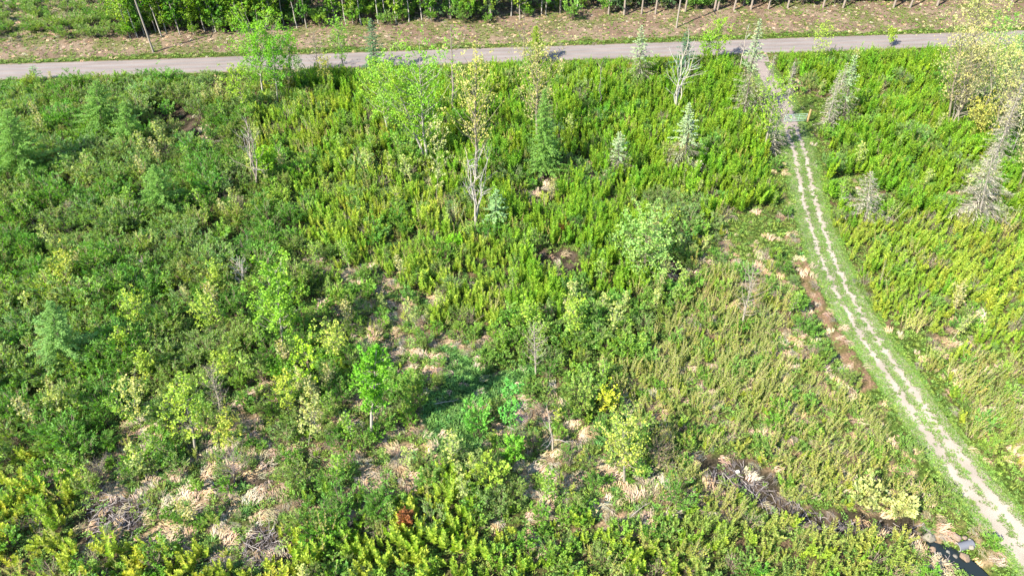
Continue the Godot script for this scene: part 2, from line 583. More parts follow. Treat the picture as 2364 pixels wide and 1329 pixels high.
func build_shrub(lf: MB, wd: MB, stems: int, hgt: float, radius: float, leaf_l: float, leaves: int, col: Color, wood: Color, wide := 0.45) -> void:
	for s in stems:
		var an := TAU * s / stems + rnd(-0.4, 0.4)
		var out := radius * sqrt(rnd(0.02, 1.0))
		var h := hgt * (1.0 - 0.38 * pow(out / radius, 2.0)) * rnd(0.8, 1.1)
		var b := Vector3(cos(an), 0, sin(an)) * rnd(0.02, 0.22) * radius + Vector3(0, -0.05, 0)
		var q := Vector3(cos(an) * out * 0.5, h * 0.6, sin(an) * out * 0.5)
		var tip := Vector3(cos(an) * out, h, sin(an) * out)
		wd.tube(PackedVector3Array([b, q, tip]), 0.02, 0.006, 3, vary(wood, 0.2))
		var twigs := 4
		var lc := vary(col, 0.15)
		for k in twigs:
			var t0 := rnd(0.35, 0.95)
			var p0 := b.lerp(q, t0 / 0.6) if t0 < 0.6 else q.lerp(tip, (t0 - 0.6) / 0.4)
			var d0 := (Vector3(cos(an + rnd(-1.6, 1.6)), rnd(0.5, 1.5), sin(an + rnd(-1.6, 1.6)))).normalized()
			var e0 := p0 + d0 * rnd(0.3, 0.6) * minf(1.0, hgt * 0.5)
			wd.tube(PackedVector3Array([p0, e0]), 0.008, 0.004, 3, vary(wood, 0.2))
			for i in leaves / twigs:
				var p := p0.lerp(e0, rnd(0.15, 1.1)) + rvec() * 0.09
				var d := (d0 + rvec() * 0.6).normalized()
				var n := (Vector3.UP * 0.8 + rvec()).normalized()
				n = (n - d * n.dot(d)).normalized()
				var l := leaf_l * rnd(0.7, 1.3)
				lf.leaf(p, d, n, l, l * wide, vary(lc, 0.2))

func build_tuft(lf: MB, blades: int, hgt: float, spread: float, w: float, col: Color, col2: Color, droop: float, comb := false) -> void:
	for i in blades:
		var an := rnd(0, TAU)
		var r := sqrt(rng.randf()) * spread * 0.5
		var p := Vector3(cos(an) * r, -0.03, sin(an) * r)
		var a2 := an + rnd(-0.8, 0.8)
		if comb: a2 = rnd(-0.55, 0.55)
		var h := hgt * rnd(0.6, 1.1)
		var o := spread * rnd(0.3, 1.0)
		var q := p + Vector3(cos(a2) * o * 0.45, h * 0.75, sin(a2) * o * 0.45)
		var t := p + Vector3(cos(a2) * o, h * (1.0 - droop), sin(a2) * o)
		var c := vary(col, 0.2)
		lf.blade(p, q, t, w * rnd(0.7, 1.3), c, c.lerp(col2, 0.5))

# a tree: foot at the origin, tip at top
func trunk_points(top: Vector3, wobble: float) -> PackedVector3Array:
	var out := PackedVector3Array()
	var cnt := 7
	for i in cnt:
		var t := float(i) / (cnt - 1)
		var k := sin(t * PI)
		out.append(Vector3(top.x * t, -0.1 + (top.y + 0.1) * t, top.z * t) + Vector3(rnd(-1, 1), 0, rnd(-1, 1)) * wobble * k)
	return out

func along(pts: PackedVector3Array, t: float) -> Vector3:
	var f := clampf(t, 0.0, 0.9999) * (pts.size() - 1)
	return pts[int(f)].lerp(pts[int(f) + 1], f - int(f))

func build_broadleaf(lf: MB, wd: MB, top: Vector3, crown: float, base: float, limbs: int, leaves: int, leaf_l: float, col: Color, bark: Color, lift := 0.9, thick := 0.0) -> void:
	var hgt := top.y
	var r0: float = thick if thick > 0.0 else 0.012 * hgt + 0.02
	var tr := trunk_points(top, 0.012 * hgt)
	wd.tube(tr, r0, r0 * 0.18, 7, bark, bark.lerp(TWIG, 0.35))
	var per := maxi(1, leaves / (limbs * 4))
	for k in limbs:
		var s := (k + rng.randf()) / limbs
		var t := lerpf(base, 0.97, s)
		var p := along(tr, t)
		var an := k * 2.39996 + rnd(-0.5, 0.5)
		var len_ := 1.7 * crown * (0.6 + 0.75 * s) * pow(1.0 - s * 0.93, 0.55) * rnd(0.7, 1.25)
		var d := Vector3(cos(an), lift * rnd(0.6, 1.4), sin(an)).normalized()
		var q := p + d * len_ * 0.55 + Vector3(0, -0.03 * len_, 0)
		var e := p + d * len_ + Vector3(rnd(-0.1, 0.1) * len_, 0.22 * len_, rnd(-0.1, 0.1) * len_)
		wd.tube(PackedVector3Array([p, q, e]), r0 * 0.32 * (1.0 - 0.6 * t) + 0.008, 0.006, 4, bark.lerp(TWIG, 0.25))
		var lc := vary(col, 0.12)
		for c in 4:
			var tc := 0.25 + 0.25 * c + rnd(-0.1, 0.15)
			var cc := p.lerp(q, tc / 0.55) if tc < 0.55 else q.lerp(e, (tc - 0.55) / 0.45)
			cc += Vector3(rnd(-1, 1), rnd(-0.5, 0.8), rnd(-1, 1)) * len_ * 0.22
			var spread := 0.12 + 0.15 * len_
			wd.tube(PackedVector3Array([p.lerp(e, tc * 0.8), cc]), 0.008, 0.004, 3, bark.lerp(TWIG, 0.5))
			for i in per:
				var dd := rvec()
				var nn := (Vector3.UP * 0.7 + rvec()).normalized()
				nn = (nn - dd * nn.dot(dd)).normalized()
				var l := leaf_l * rnd(0.7, 1.3)
				lf.leaf(cc + rvec() * spread * rng.randf(), dd, nn, l, l * 0.75, vary(lc, 0.18))

func build_conifer(lf: MB, wd: MB, top: Vector3, crown: float, base: float, col: Color, bark: Color, dead: float, density := 1.0, droop := 0.25, soft := false) -> void:
	var hgt := top.y
	var r0 := 0.011 * hgt + 0.02
	var tr := trunk_points(top, 0.004 * hgt)
	wd.tube(tr, r0, 0.012, 6, bark)
	var y := base
	crown *= 1.2
	var step := 0.29 / hgt / density
	while y < 0.985:
		var s := (y - base) / (1.0 - base)
		var rr := crown * pow(1.0 - s, 0.85) * (0.75 + 0.25 * sm(0.0, 0.12, s))
		var nb := 5 if s < 0.8 else 4
		var p0 := along(tr, y)
		var dying: bool = s < dead * rnd(0.75, 1.25)
		for b in nb:
			var an := b * TAU / nb + y * 57.0 + rnd(-0.3, 0.3)
			var r := rr * (rnd(0.4, 1.2) if rng.randf() < 0.85 else rnd(1.1, 1.45)) + 0.06
			var out := Vector3(cos(an), 0, sin(an))
			var e := p0 + out * r + Vector3(0, (-droop + 0.5 * s) * r + rnd(-0.05, 0.05), 0)
			wd.tube(PackedVector3Array([p0, p0.lerp(e, 0.5) + Vector3(0, 0.04 * r, 0), e]), 0.012, 0.004, 3, bark.lerp(GREYWOOD, 0.4))
			var d := (e - p0).normalized()
			var side := d.cross(Vector3.UP).normalized()
			var n := int((7.0 + r * 9.0) * density * (1.5 if soft else 1.0))
			for i in n:
				var t := rnd(0.12, 1.05)
				var sg := 1.0 if i % 2 == 0 else -1.0
				var dd := (d * rnd(0.5, 1.1) + side * sg * rnd(0.2, 1.0) + Vector3(0, rnd(-0.45, 0.25), 0)).normalized()
				var nn := (Vector3.UP + rvec() * (0.8 if soft else 0.45)).normalized()
				nn = (nn - dd * nn.dot(dd)).normalized()
				var l := (0.12 + 0.22 * r * (1.0 - t * 0.6)) * rnd(0.7, 1.3)
				if dying:
					if i % 2 == 0: wd.tube(PackedVector3Array([p0.lerp(e, t), p0.lerp(e, t) + dd * l * 1.3]), 0.011, 0.005, 3, vary(bark.lerp(GREYWOOD, 0.25), 0.2))
					if i % 4 == 1: lf.leaf(p0.lerp(e, t), dd, nn, l, 0.06, vary(col.lerp(Color(0.3, 0.29, 0.2), 0.65), 0.2))
				elif soft:
					lf.leaf(p0.lerp(e, t) + rvec() * 0.1, dd, nn, l * 0.9, 0.085, vary(col, 0.22))
				else:
					lf.leaf(p0.lerp(e, t), dd, nn, l * 1.1, 0.13, vary(col, 0.22))
		y += step * rnd(0.8, 1.2)

func fork(wd: MB, p: Vector3, d: Vector3, len_: float, r: float, depth: int, col: Color, bend: float) -> void:
	var pts := PackedVector3Array([p])
	var q := p
	var dd := d
	for i in 3:
		dd = (dd + rvec() * bend + Vector3(0, 0.06, 0)).normalized()
		q += dd * len_ / 3.0
		pts.append(q)
	wd.tube(pts, r, r * 0.45, 5 if r > 0.03 else 3, col)
	if depth <= 0: return
	for k in 2 + (1 if rng.randf() < 0.5 else 0):
		var t := rnd(0.4, 1.0)
		var o := along(pts, t)
		var nd := (dd + rvec() * 0.75 + Vector3(0, 0.15, 0)).normalized()
		fork(wd, o, nd, len_ * rnd(0.45, 0.7), r * 0.5 * rnd(0.7, 1.0), depth - 1, vary(col, 0.08), bend)

func build_snag(wd: MB, top: Vector3, stems: int, spread: float, r: float, col: Color, twigs: int) -> void:
	for s in stems:
		var e := top * rnd(0.75, 1.0) + Vector3(rnd(-1, 1), 0, rnd(-1, 1)) * spread
		if s == 0: e = top
		var b := Vector3(rnd(-0.1, 0.1), -0.1, rnd(-0.1, 0.1)) * (0.0 if s == 0 else 1.5)
		var pts := PackedVector3Array()
		for i in 7:
			var t := i / 6.0
			var out := pow(t, 1.4)
			pts.append(Vector3(lerpf(b.x, e.x, out), lerpf(b.y, e.y, t), lerpf(b.z, e.z, out)) + Vector3(rnd(-1, 1), 0, rnd(-1, 1)) * 0.03 * top.y * sin(t * PI))
		var rr := r * (1.0 if s == 0 else rnd(0.55, 0.8))
		wd.tube(pts, rr, rr * 0.2, 6, vary(col, 0.06))
		for k in twigs:
			var t := rnd(0.25, 0.97)
			var d := Vector3(rnd(-1, 1), rnd(0.2, 1.2), rnd(-1, 1)).normalized()
			fork(wd, along(pts, t), d, top.y * rnd(0.1, 0.28) * (1.2 - t * 0.6), maxf(rr * 0.35, 0.03), 1, vary(col, 0.1), 0.25)

# ---------------------------------------------------------------- scattered plants
var kinds := {}          # name -> {variants: [[wood, leaf MB] ...], meshes}
var spots := {}          # name -> array of [pos, turn, scale, variant]

func kind_variants(called: String, how: Callable, count: int) -> void:
	var list := []
	for k in count:
		var lf := MB.new()
		var wd := MB.new()
		how.call(lf, wd, k)
		var lm := lf.mesh(M["leaf%d" % (k % 4)])
		var wm := wd.mesh(M.wood)
		var both := lf.mesh(M["leaf%d" % (k % 4)])
		wd.mesh(M.wood, both)
		list.append({"leaf": lm, "wood": wm, "both": both})
	kinds[called] = list
	spots[called] = []

func make_kinds() -> void:
	kind_variants("green_sapling", func(l, w, _k): build_shoots(l, w, rng.randi_range(3, 5), 2.3, 0.5, 0.36, 44, GREEN, Color(0.15, 0.16, 0.07), 0.2, 0.40), 8)
	kind_variants("golden_sapling", func(l, w, _k): build_shoots(l, w, rng.randi_range(3, 5), 1.9, 0.5, 0.34, 40, GOLD, Color(0.2, 0.17, 0.08), 0.22, 0.42), 8)
	kind_variants("lime_sapling", func(l, w, _k): build_shoots(l, w, rng.randi_range(3, 5), 1.8, 0.5, 0.33, 40, LIME, Color(0.25, 0.2, 0.1), 0.2, 0.40), 8)
	kind_variants("amber_sapling", func(l, w, _k): build_shoots(l, w, rng.randi_range(3, 5), 1.7, 0.5, 0.33, 38, AMBER, Color(0.25, 0.2, 0.1), 0.22, 0.42), 8)
	kind_variants("olive_sapling", func(l, w, _k): build_shoots(l, w, rng.randi_range(4, 7), 1.9, 0.65, 0.29, 34, OLIVE, Color(0.27, 0.23, 0.15), 0.3, 0.36), 8)
	kind_variants("thin_sapling", func(l, w, _k): build_shoots(l, w, rng.randi_range(6, 10), 2.0, 0.7, 0.19, 24, OLIVE.lerp(PALE, 0.3), Color(0.48, 0.40, 0.28), 0.25, 0.42), 8)
	kind_variants("willow_shrub", func(l, w, k): build_shrub(l, w, 18, rnd(1.9, 3.0), rnd(1.0, 1.6), 0.2, 60, [WILLOW, Color(0.25, 0.36, 0.10), Color(0.19, 0.31, 0.08), Color(0.155, 0.31, 0.065)][k % 4], Color(0.3, 0.23, 0.18), 0.34), 8)
	kind_variants("leafy_shrub", func(l, w, k): build_shrub(l, w, 13, rnd(1.3, 2.1), rnd(0.75, 1.15), 0.19, 52, [ALDER, Color(0.25, 0.40, 0.07), Color(0.15, 0.35, 0.05), Color(0.22, 0.36, 0.09)][k % 4], TWIG, 0.55), 8)
	kind_variants("bare_shrub", func(l, w, _k): build_shrub(l, w, 16, rnd(1.1, 1.6), rnd(0.7, 1.0), 0.12, 5, WILLOW, Color(0.3, 0.24, 0.2), 0.5), 4)
	kind_variants("wispy_sapling", func(l, w, k): build_broadleaf(l, w, Vector3(rnd(-0.5, 0.5), rnd(2.8, 4.4), rnd(-0.3, 0.3)), 0.55, 0.25, 16, 300, 0.17, [Color(0.36, 0.44, 0.14), Color(0.28, 0.42, 0.09), Color(0.40, 0.42, 0.2), Color(0.25, 0.40, 0.07)][k % 4], Color(0.5, 0.46, 0.38), 1.1, 0.03), 8)
	kind_variants("yellow_sapling", func(l, w, _k): build_broadleaf(l, w, Vector3(rnd(-0.3, 0.3), rnd(2.2, 3.2), 0), 0.65, 0.3, 11, 190, 0.19, Color(0.34, 0.42, 0.07), Color(0.4, 0.36, 0.27), 0.9), 5)

func put(kind: String, pos: Vector3, scale: float) -> void:
	# neighbours tend to be of one shade
	var shade := clampi(int((noise_c.get_noise_2d(pos.x * 3.0 + 90.0, pos.z * 3.0) * 1.6 + 0.5) * 4.0 + rnd(-1.2, 1.2)), 0, 3)
	var n: int = kinds[kind].size()
	var v := shade + 4 * rng.randi_range(0, n / 4 - 1) if n >= 4 and n % 4 == 0 else rng.randi_range(0, n - 1)
	spots[kind].append([pos, rnd(0, TAU), scale * rnd(0.58, 1.36), v, rnd(-0.14, 0.14), rnd(-0.14, 0.14)])

func scatter_plants() -> void:
	var cell := 0.82
	var z := -118.0
	while z < -17.0:
		var x := -100.0
		while x < 100.0:
			var px := x + rnd(-0.42, 0.42) * cell
			var pz := z + rnd(-0.42, 0.42) * cell
			x += cell
			var p := P(px, 1.0, pz)
			if p.x < -160.0 or p.x > 2520.0 or p.y > 1480.0: continue
			var rd := road_d(px, pz)
			if rd > -road_half - 0.6: continue
			var td := track_d(px, pz)
			if absf(td) < 2.1: continue
			var sd := stream_d(px, pz)
			if sd < (1.3 if px > 31.0 else 0.75) and px > 16.0: continue
			if Vector2(px - 34.4, pz + 27.4).length() < 2.3: continue
			var k := cover_at(px, pz)
			var y := ground_h(px, pz)
			var pos := Vector3(px, y, pz)
			var r := rng.randf()
			# taller and shorter stands
			var tall := 1.0 + 0.35 * noise_c.get_noise_2d(px * 4.0, pz * 4.0)
			var near_road := sm(-road_half - 1.0, -road_half - 6.0, rd)
			tall *= lerpf(0.5, 1.0, near_road)
			# natural holes in the thickets
			var hole := noise_b.get_noise_2d(px * 9.0 + 300.0, pz * 9.0)
			if k in ["G", "Y", "L", "O", "Z"] and rng.randf() < 0.09:
				put("thin_sapling" if rng.randf() < 0.6 else "bare_shrub", pos, tall * 1.1)
				continue
			if hole > 0.34 and k in ["G", "Y", "Z", "L", "O", "W"]: r = 0.75 + r * 0.3
			if rng.randf() < {"W": 0.03, "w": 0.04, "m": 0.04, "A": 0.03, "Y": 0.018, "M": 0.015, "G": 0.008, "O": 0.008}.get(k, 0.0):
				put("wispy_sapling", pos, lerpf(0.6, 1.0, near_road))
				continue
			match k:
				"G":
					if r < 0.74: put("green_sapling", pos, tall * 1.1)
					elif r < 0.81: put("golden_sapling", pos, tall)
					elif r < 0.87: put("leafy_shrub", pos, tall * 0.9)
					elif r < 0.90: put("willow_shrub", pos, tall * 0.9)
				"Y":
					if r < 0.66: put("golden_sapling", pos, tall)
					elif r < 0.76: put("green_sapling", pos, tall * 0.85)
					elif r < 0.83: put("leafy_shrub", pos, tall * 0.9)
					elif r < 0.87: put("willow_shrub", pos, tall * 0.8)
					elif r < 0.875: put("yellow_sapling", pos, 0.9)
				"Z":
					if r < 0.6: put("amber_sapling", pos, tall)
					elif r < 0.72: put("golden_sapling", pos, tall)
					elif r < 0.82: put("leafy_shrub", pos, tall * 0.8)
				"L":
					if r < 0.74: put("lime_sapling", pos, tall)
					elif r < 0.84: put("green_sapling", pos, tall * 0.75)
					elif r < 0.88: put("leafy_shrub", pos, tall * 0.7)
				"O":
					if r < 0.62: put("olive_sapling", pos, tall)
					elif r < 0.76: put("golden_sapling", pos, tall * 0.9)
					elif r < 0.83: put("leafy_shrub", pos, tall * 0.8)
				"T":
					if r < 0.44: put("thin_sapling", pos, tall)
					elif r < 0.58: put("olive_sapling", pos, tall * 0.8)
					elif r < 0.66: put("lime_sapling", pos, tall * 0.75)
					elif r < 0.74: put("leafy_shrub", pos, tall * 0.75)
				"W":
					if r < 0.34: put("willow_shrub", pos, tall * 1.1)
					elif r < 0.43: put("leafy_shrub", pos, tall)
					elif r < 0.46: put("bare_shrub", pos, tall)
				"w":
					if r < 0.26: put("willow_shrub", pos, tall)
					elif r < 0.37: put("leafy_shrub", pos, tall * 0.9)
					elif r < 0.46: put("bare_shrub", pos, tall)
				"A":
					if r < 0.36: put("leafy_shrub", pos, tall)
					elif r < 0.50: put("golden_sapling", pos, tall * 0.85)
					elif r < 0.60: put("willow_shrub", pos, tall * 0.9)
					elif r < 0.605: put("yellow_sapling", pos, 0.9)
				"m":
					if r < 0.18: put("willow_shrub", pos, tall * 0.85)
					elif r < 0.38: put("leafy_shrub", pos, tall * 0.85)
					elif r < 0.46: put("bare_shrub", pos, tall * 0.8)
					elif r < 0.54: put("golden_sapling", pos, tall * 0.7)
					elif r < 0.555: put("yellow_sapling", pos, 0.8)
				"M":
					if hole > 0.06:
						if r < 0.2: put("leafy_shrub", pos, 0.75 * tall)
						elif r < 0.32: put("willow_shrub", pos, 0.7 * tall)
						elif r < 0.42: put("olive_sapling", pos, 0.65)
						elif r < 0.48: put("bare_shrub", pos, 0.8)
						elif r < 0.49: put("yellow_sapling", pos, 0.7)
					elif r < 0.05: put("leafy_shrub", pos, 0.6)
					elif r < 0.09: put("bare_shrub", pos, 0.6)
					elif r < 0.12: put("olive_sapling", pos, 0.55)
				"B":
					if r < 0.08: put("bare_shrub", pos, 0.6)
		z += cell

# things one can find in the photograph, by which a plant is told from its like
const LANDMARKS := [
	[1556, 268, "white forked snag"], [1098, 528, "white dead birch"], [856, 1010, "vivid green maple"], [652, 805, "lone green birch"], [2258, 512, "silver dead spruce"],
	[2000, 510, "faded grey dead spruce"], [1862, 281, "gate post"], [1490, 645, "soft light green pine"], [985, 378, "large forked birch"], [598, 440, "grey dead birch"],
	[238, 318, "pair of tamaracks"], [48, 415, "wide tamarack at the edge"], [378, 498, "middle swamp tamarack"], [150, 850, "blue-green tamarack"], [1714, 752, "pale leafless tree"],
	[1237, 862, "small whitish tree"], [1276, 1038, "slim white leafless tree"], [1442, 1112, "yellow-green clearing aspen"], [942, 1222, "rust-red sapling"], [268, 1215, "larger brush pile"],
	[598, 1262, "smaller brush pile"], [1690, 1098, "deadwood tangle"], [2148, 1236, "largest boulder"], [1985, 1170, "pale flowering bush"], [1580, 395, "grey-green spruce"],
	[1476, 200, "roadside grey-green spruce"], [608, 228, "tall roadside birch"], [1254, 410, "pale-trunked tamarack"], [1942, 288, "spruce right of the gate"], [2188, 300, "big spreading tree"],
	[452, 1045, "tall young aspen"], [718, 915, "lime young aspen"], [568, 672, "white birch stub"], [1102, 1005, "fresh green sedge bush"], [868, 175, "dark roadside spruce"], [158, 668, "pale swamp aspen"],
]
const ORDINALS := ["nearest", "second", "third", "fourth", "fifth", "sixth", "seventh", "eighth", "ninth", "tenth", "eleventh", "twelfth", "thirteenth", "fourteenth", "fifteenth", "sixteenth", "seventeenth", "eighteenth", "nineteenth", "twentieth"]

func ordinal(i: int) -> String:
	if i < 20: return ORDINALS[i]
	return "%d%s" % [i + 1, "th" if (i + 1) % 100 in [11, 12, 13] else {1: "st", 2: "nd", 3: "rd"}.get((i + 1) % 10, "th")]

# label of each spot of one kind: which landmark, on which side of it, and how far out it comes
func tell_apart(list: Array, look: String) -> Array:
	var marks := []
	for q in LANDMARKS: marks.append(G(q[0], q[1]))
	var by := {}
	for i in list.size():
		var p: Vector3 = list[i][0]
		var best := 0
		var far_ := 1e9
		for m in marks.size():
			var d: float = p.distance_to(marks[m])
			if d < far_:
				far_ = d
				best = m
		var v: Vector3 = p - marks[best]
		var side := ("right of" if v.x > 0.0 else "left of") if absf(v.x) > absf(v.z) else ("in front of" if v.z > 0.0 else "behind")
		var key := "%s the %s" % [side, LANDMARKS[best][2]]
		if not by.has(key): by[key] = []
		by[key].append([far_, i])
	var out := []
	out.resize(list.size())
	for key in by:
		by[key].sort_custom(func(a, b): return a[0] < b[0])
		for k in by[key].size():
			out[by[key][k][1]] = ("%s %s %s" % [ordinal(k), look, key]) if by[key].size() > 1 else "%s %s" % [look, key]
	return out

const LOOKS := {
	"green_sapling": ["bright green sapling clump", "sapling", "bright green sapling clumps"],
	"golden_sapling": ["yellow-green sapling clump", "sapling", "yellow-green sapling clumps"],
	"lime_sapling": ["lime sapling clump", "sapling", "lime sapling clumps"],
	"amber_sapling": ["golden yellow sapling clump", "sapling", "golden yellow sapling clumps"],
	"olive_sapling": ["olive sapling clump", "sapling", "olive sapling clumps"],
	"thin_sapling": ["thin tan-stemmed sapling clump", "sapling", "thin tan-stemmed sapling clumps"],
	"willow_shrub": ["rounded grey-green willow shrub", "shrub", "willow shrubs"],
	"leafy_shrub": ["broad-leaved green shrub", "shrub", "broad-leaved shrubs"],
	"bare_shrub": ["twiggy grey-brown shrub", "shrub", "twiggy shrubs"],
	"wispy_sapling": ["tall wispy pale sapling", "sapling", "tall wispy saplings"],
	"yellow_sapling": ["small pale yellow-green tree", "sapling", "small pale trees"],
}

func plant_all() -> void:
	var cam := Vector3(0, CAM_H, 0)
	for k in kinds:
		var list: Array = spots[k]
		var labels := tell_apart(list, LOOKS[k][0])
		var inside := []
		var rest := []
		for li in list.size():
			var s: Array = list[li]
			var p := P(s[0].x, 0.8, s[0].z)
			if p.x > 8.0 and p.x < 2356.0 and p.y > 0.0 and p.y < 1322.0: inside.append([cam.distance_squared_to(s[0]), s, labels[li]])
			else: rest.append(s)
		inside.sort_custom(func(a, b): return a[0] < b[0])
		for i in inside.size():
			var s: Array = inside[i][1]
			if i >= 300:
				rest.append(s)
				continue
			var o := thing(k, s[0], inside[i][2], LOOKS[k][1], LOOKS[k][2])
			o.basis = Basis(Vector3.RIGHT, s[4]) * Basis(Vector3.BACK, s[5]) * Basis(Vector3.UP, s[1]).scaled(Vector3.ONE * s[2])
			var v: Dictionary = kinds[k][s[3]]
			part("stems", v.wood, o)
			part("foliage", v.leaf, o)
		print(k, " ", list.size())
		if rest.is_empty(): continue
		var root := Node3D.new()
		root.name = k + "_thicket"
		add_child(root)
		tag(root, "dense mass of distant %ss" % LOOKS[k][0], "", "", "stuff")
		for vi in kinds[k].size():
			var mine := []
			for s in rest:
				if s[3] == vi: mine.append(s)
			if mine.is_empty(): continue
			many("thicket", kinds[k][vi].both, mine, root, 0.16)

func many(called: String, mesh: Mesh, list: Array, parent: Node, tint := 0.15, lift := Vector3.ONE) -> MultiMeshInstance3D:
	var mm := MultiMesh.new()
	mm.transform_format = MultiMesh.TRANSFORM_3D
	mm.use_colors = true
	mm.mesh = mesh
	mm.instance_count = list.size()
	for i in list.size():
		var s: Array = list[i]
		var b := Basis(Vector3.UP, s[1]).scaled(lift * s[2])
		if s.size() > 4: b = Basis(Vector3.RIGHT, s[4]) * Basis(Vector3.BACK, s[5]) * b
		mm.set_instance_transform(i, Transform3D(b, s[0]))
		var k := rnd(1.0 - tint * 1.3, 1.0 + tint * 0.7) * (1.0 + 0.3 * noise_a.get_noise_2d(s[0].x * 12.0, s[0].z * 12.0))
		mm.set_instance_color(i, Color(k * rnd(1.0 - tint, 1.0 + tint), k, k * rnd(1.0 - tint, 1.0 + tint)))
	var o := MultiMeshInstance3D.new()
	o.name = called
	o.multimesh = mm
	parent.add_child(o, true)
	return o

# ---------------------------------------------------------------- grass
func make_grass() -> void:
	var tufts := {"green_grass": [], "dry_grass": [], "sedge": [], "weeds": [], "turf": []}
	var shapes := {}
	for k in tufts:
		shapes[k] = []
		for v in 4:
			var mb := MB.new()
			match k:
				"green_grass": build_tuft(mb, 20, 0.30, 0.32, 0.05, Color(0.13, 0.215, 0.035), Color(0.23, 0.28, 0.07), 0.15)
				"dry_grass": build_tuft(mb, 30, 0.36, 0.75, 0.045, Color(0.41, 0.33, 0.23), Color(0.50, 0.41, 0.30), 0.75, true)
				"sedge": build_tuft(mb, 24, 0.38, 0.42, 0.05, Color(0.09, 0.21, 0.045), Color(0.13, 0.27, 0.065), 0.35)
				"turf": build_tuft(mb, 16, 0.11, 0.2, 0.05, Color(0.10, 0.18, 0.035), Color(0.16, 0.23, 0.05), 0.2)
				"weeds":
					for i in 30:
						var an := rnd(0, TAU)
						var d := Vector3(cos(an), rnd(0.1, 0.9), sin(an)).normalized()
						var n := (Vector3.UP + rvec() * 0.5).normalized()
						n = (n - d * n.dot(d)).normalized()
						mb.leaf(Vector3(rnd(-0.22, 0.22), rnd(0.0, 0.35), rnd(-0.22, 0.22)), d, n, rnd(0.1, 0.2), rnd(0.06, 0.1), vary(Color(0.13, 0.22, 0.04), 0.3))
			shapes[k].append(mb.mesh(M.grass))
	var z := -150.0
	while z < -18.0:
		var cell := 0.42 if z > -90.0 else 0.6
		var x := -112.0
		while x < 112.0:
			var px := x + rnd(-0.5, 0.5) * cell
			var pz := z + rnd(-0.5, 0.5) * cell
			x += cell
			var p := P(px, 0.0, pz)
			if p.x < -60.0 or p.x > 2424.0 or p.y > 1420.0 or p.y < -40.0: continue
			var k := cover_at(px, pz)
			if k == "X": continue
			var n := noise_c.get_noise_2d(px * 22.0, pz * 22.0) + 0.5 * noise_b.get_noise_2d(px * 60.0, pz * 60.0)
			var r := rng.randf()
			var pick := ""
			var size := 1.0
			match k:
				"g":
					if n < -0.12: pick = "dry_grass" if r < 0.14 else ("weeds" if r < 0.7 else "green_grass")
					else: pick = "green_grass" if r < 0.6 else ("turf" if r < 0.72 else "weeds")
					size = rnd(0.5, 1.1)
				"M":
					if n > -0.02: pick = "dry_grass" if r < 0.62 else ("green_grass" if r < 0.72 else "")
					else: pick = "green_grass" if r < 0.5 else ("sedge" if r < 0.62 else "weeds")
				"D": pick = "sedge" if r < 0.85 else ("dry_grass" if r < 0.88 else "")
				"R": pick = "dry_grass" if r < 0.12 else ("turf" if r < 0.3 else ("green_grass" if n < -0.1 and r < 0.6 else ""))
				"V":
					pick = "dry_grass" if r < 0.2 else ("green_grass" if (n < 0.05 or noise_a.get_noise_2d(px * 6.0, pz * 6.0) > 0.12) and r < 0.8 else ("weeds" if r < 0.34 else ""))
					size = 0.55 if pick == "dry_grass" else 0.8
				"H": pick = "dry_grass" if r < 0.35 else ("green_grass" if r < 0.7 else "weeds")
				"B": pick = "dry_grass" if r < 0.1 else ("weeds" if r < 0.2 else "")
				"m": pick = "dry_grass" if n > 0.05 and r < 0.5 else ("weeds" if r < 0.6 else ("green_grass" if r < 0.8 else ""))
				"T": pick = "dry_grass" if n > 0.1 and r < 0.4 else ("weeds" if r < 0.6 else ("green_grass" if r < 0.8 else ""))
				"x": pass
				_: pick = "weeds" if r < 0.55 else ("green_grass" if r < 0.7 else "")
			if pick == "": continue
			if k == "g" and absf(track_d(px, pz)) < 1.9 and road_d(px, pz) < -road_half - 2.0: continue
			if k == "V" and pick == "dry_grass":
				var qx := px + rnd(-0.4, 0.4)
				var qz := pz + rnd(-0.4, 0.4)
				tufts[pick].append([Vector3(qx, ground_h(qx, qz), qz), rnd(0, TAU), size * rnd(0.75, 1.3), rng.randi_range(0, 3)])
			tufts[pick].append([Vector3(px, ground_h(px, pz), pz), (noise_a.get_noise_2d(px * 7.0, pz * 7.0) * 6.0 + rnd(-0.4, 0.4)) if pick == "dry_grass" and k != "V" else rnd(0, TAU), size * rnd(0.75, 1.3), rng.randi_range(0, 3)])
		z += cell
	# the turf left standing between and beside the ruts
	z = -112.0
	while z < -20.0:
		var w := -2.3
		while w < 2.4:
			var zz := z + rnd(-0.08, 0.08)
			var ww := w + rnd(-0.08, 0.08)
			w += 0.15
			var c := table_x(track_tab, zz, -140.0)
			var sl := (table_x(track_tab, zz + 0.5, -140.0) - c) / 0.5
			var side := Vector2(1.0, -sl).normalized()
			var px := c + side.x * ww
			var pz := zz + side.y * ww
			if road_d(px, pz) > -road_half - 1.5: continue
			var n := 0.8 * noise_c.get_noise_2d(px * 150.0, pz * 150.0) + 0.8 * noise_b.get_noise_2d(px * 40.0, pz * 40.0) + rnd(-0.3, 0.3)
			var rut := exp(-pow((absf(ww) - 0.72) / lerpf(0.40, 0.56, sm(-55.0, -28.0, pz)), 2.0))
			var wear := lerpf(1.0, 1.5, sm(-84.0, -96.0, pz))
			if absf(ww) < 0.5: rut = maxf(rut, 0.9 * sm(-84.0, -96.0, pz))
			var bare := rut * wear + 0.35 * sm(-40.0, -26.0, pz) * sm(1.9, 0.3, absf(ww))
			if bare + n * 0.8 > 0.5: continue
			tufts["turf"].append([Vector3(px, maxf(ground_h(px, pz) * sm(1.2, 2.1, absf(ww)), 0.0) + 0.02, pz), rnd(0, TAU), rnd(0.7, 1.2), rng.randi_range(0, 3)])
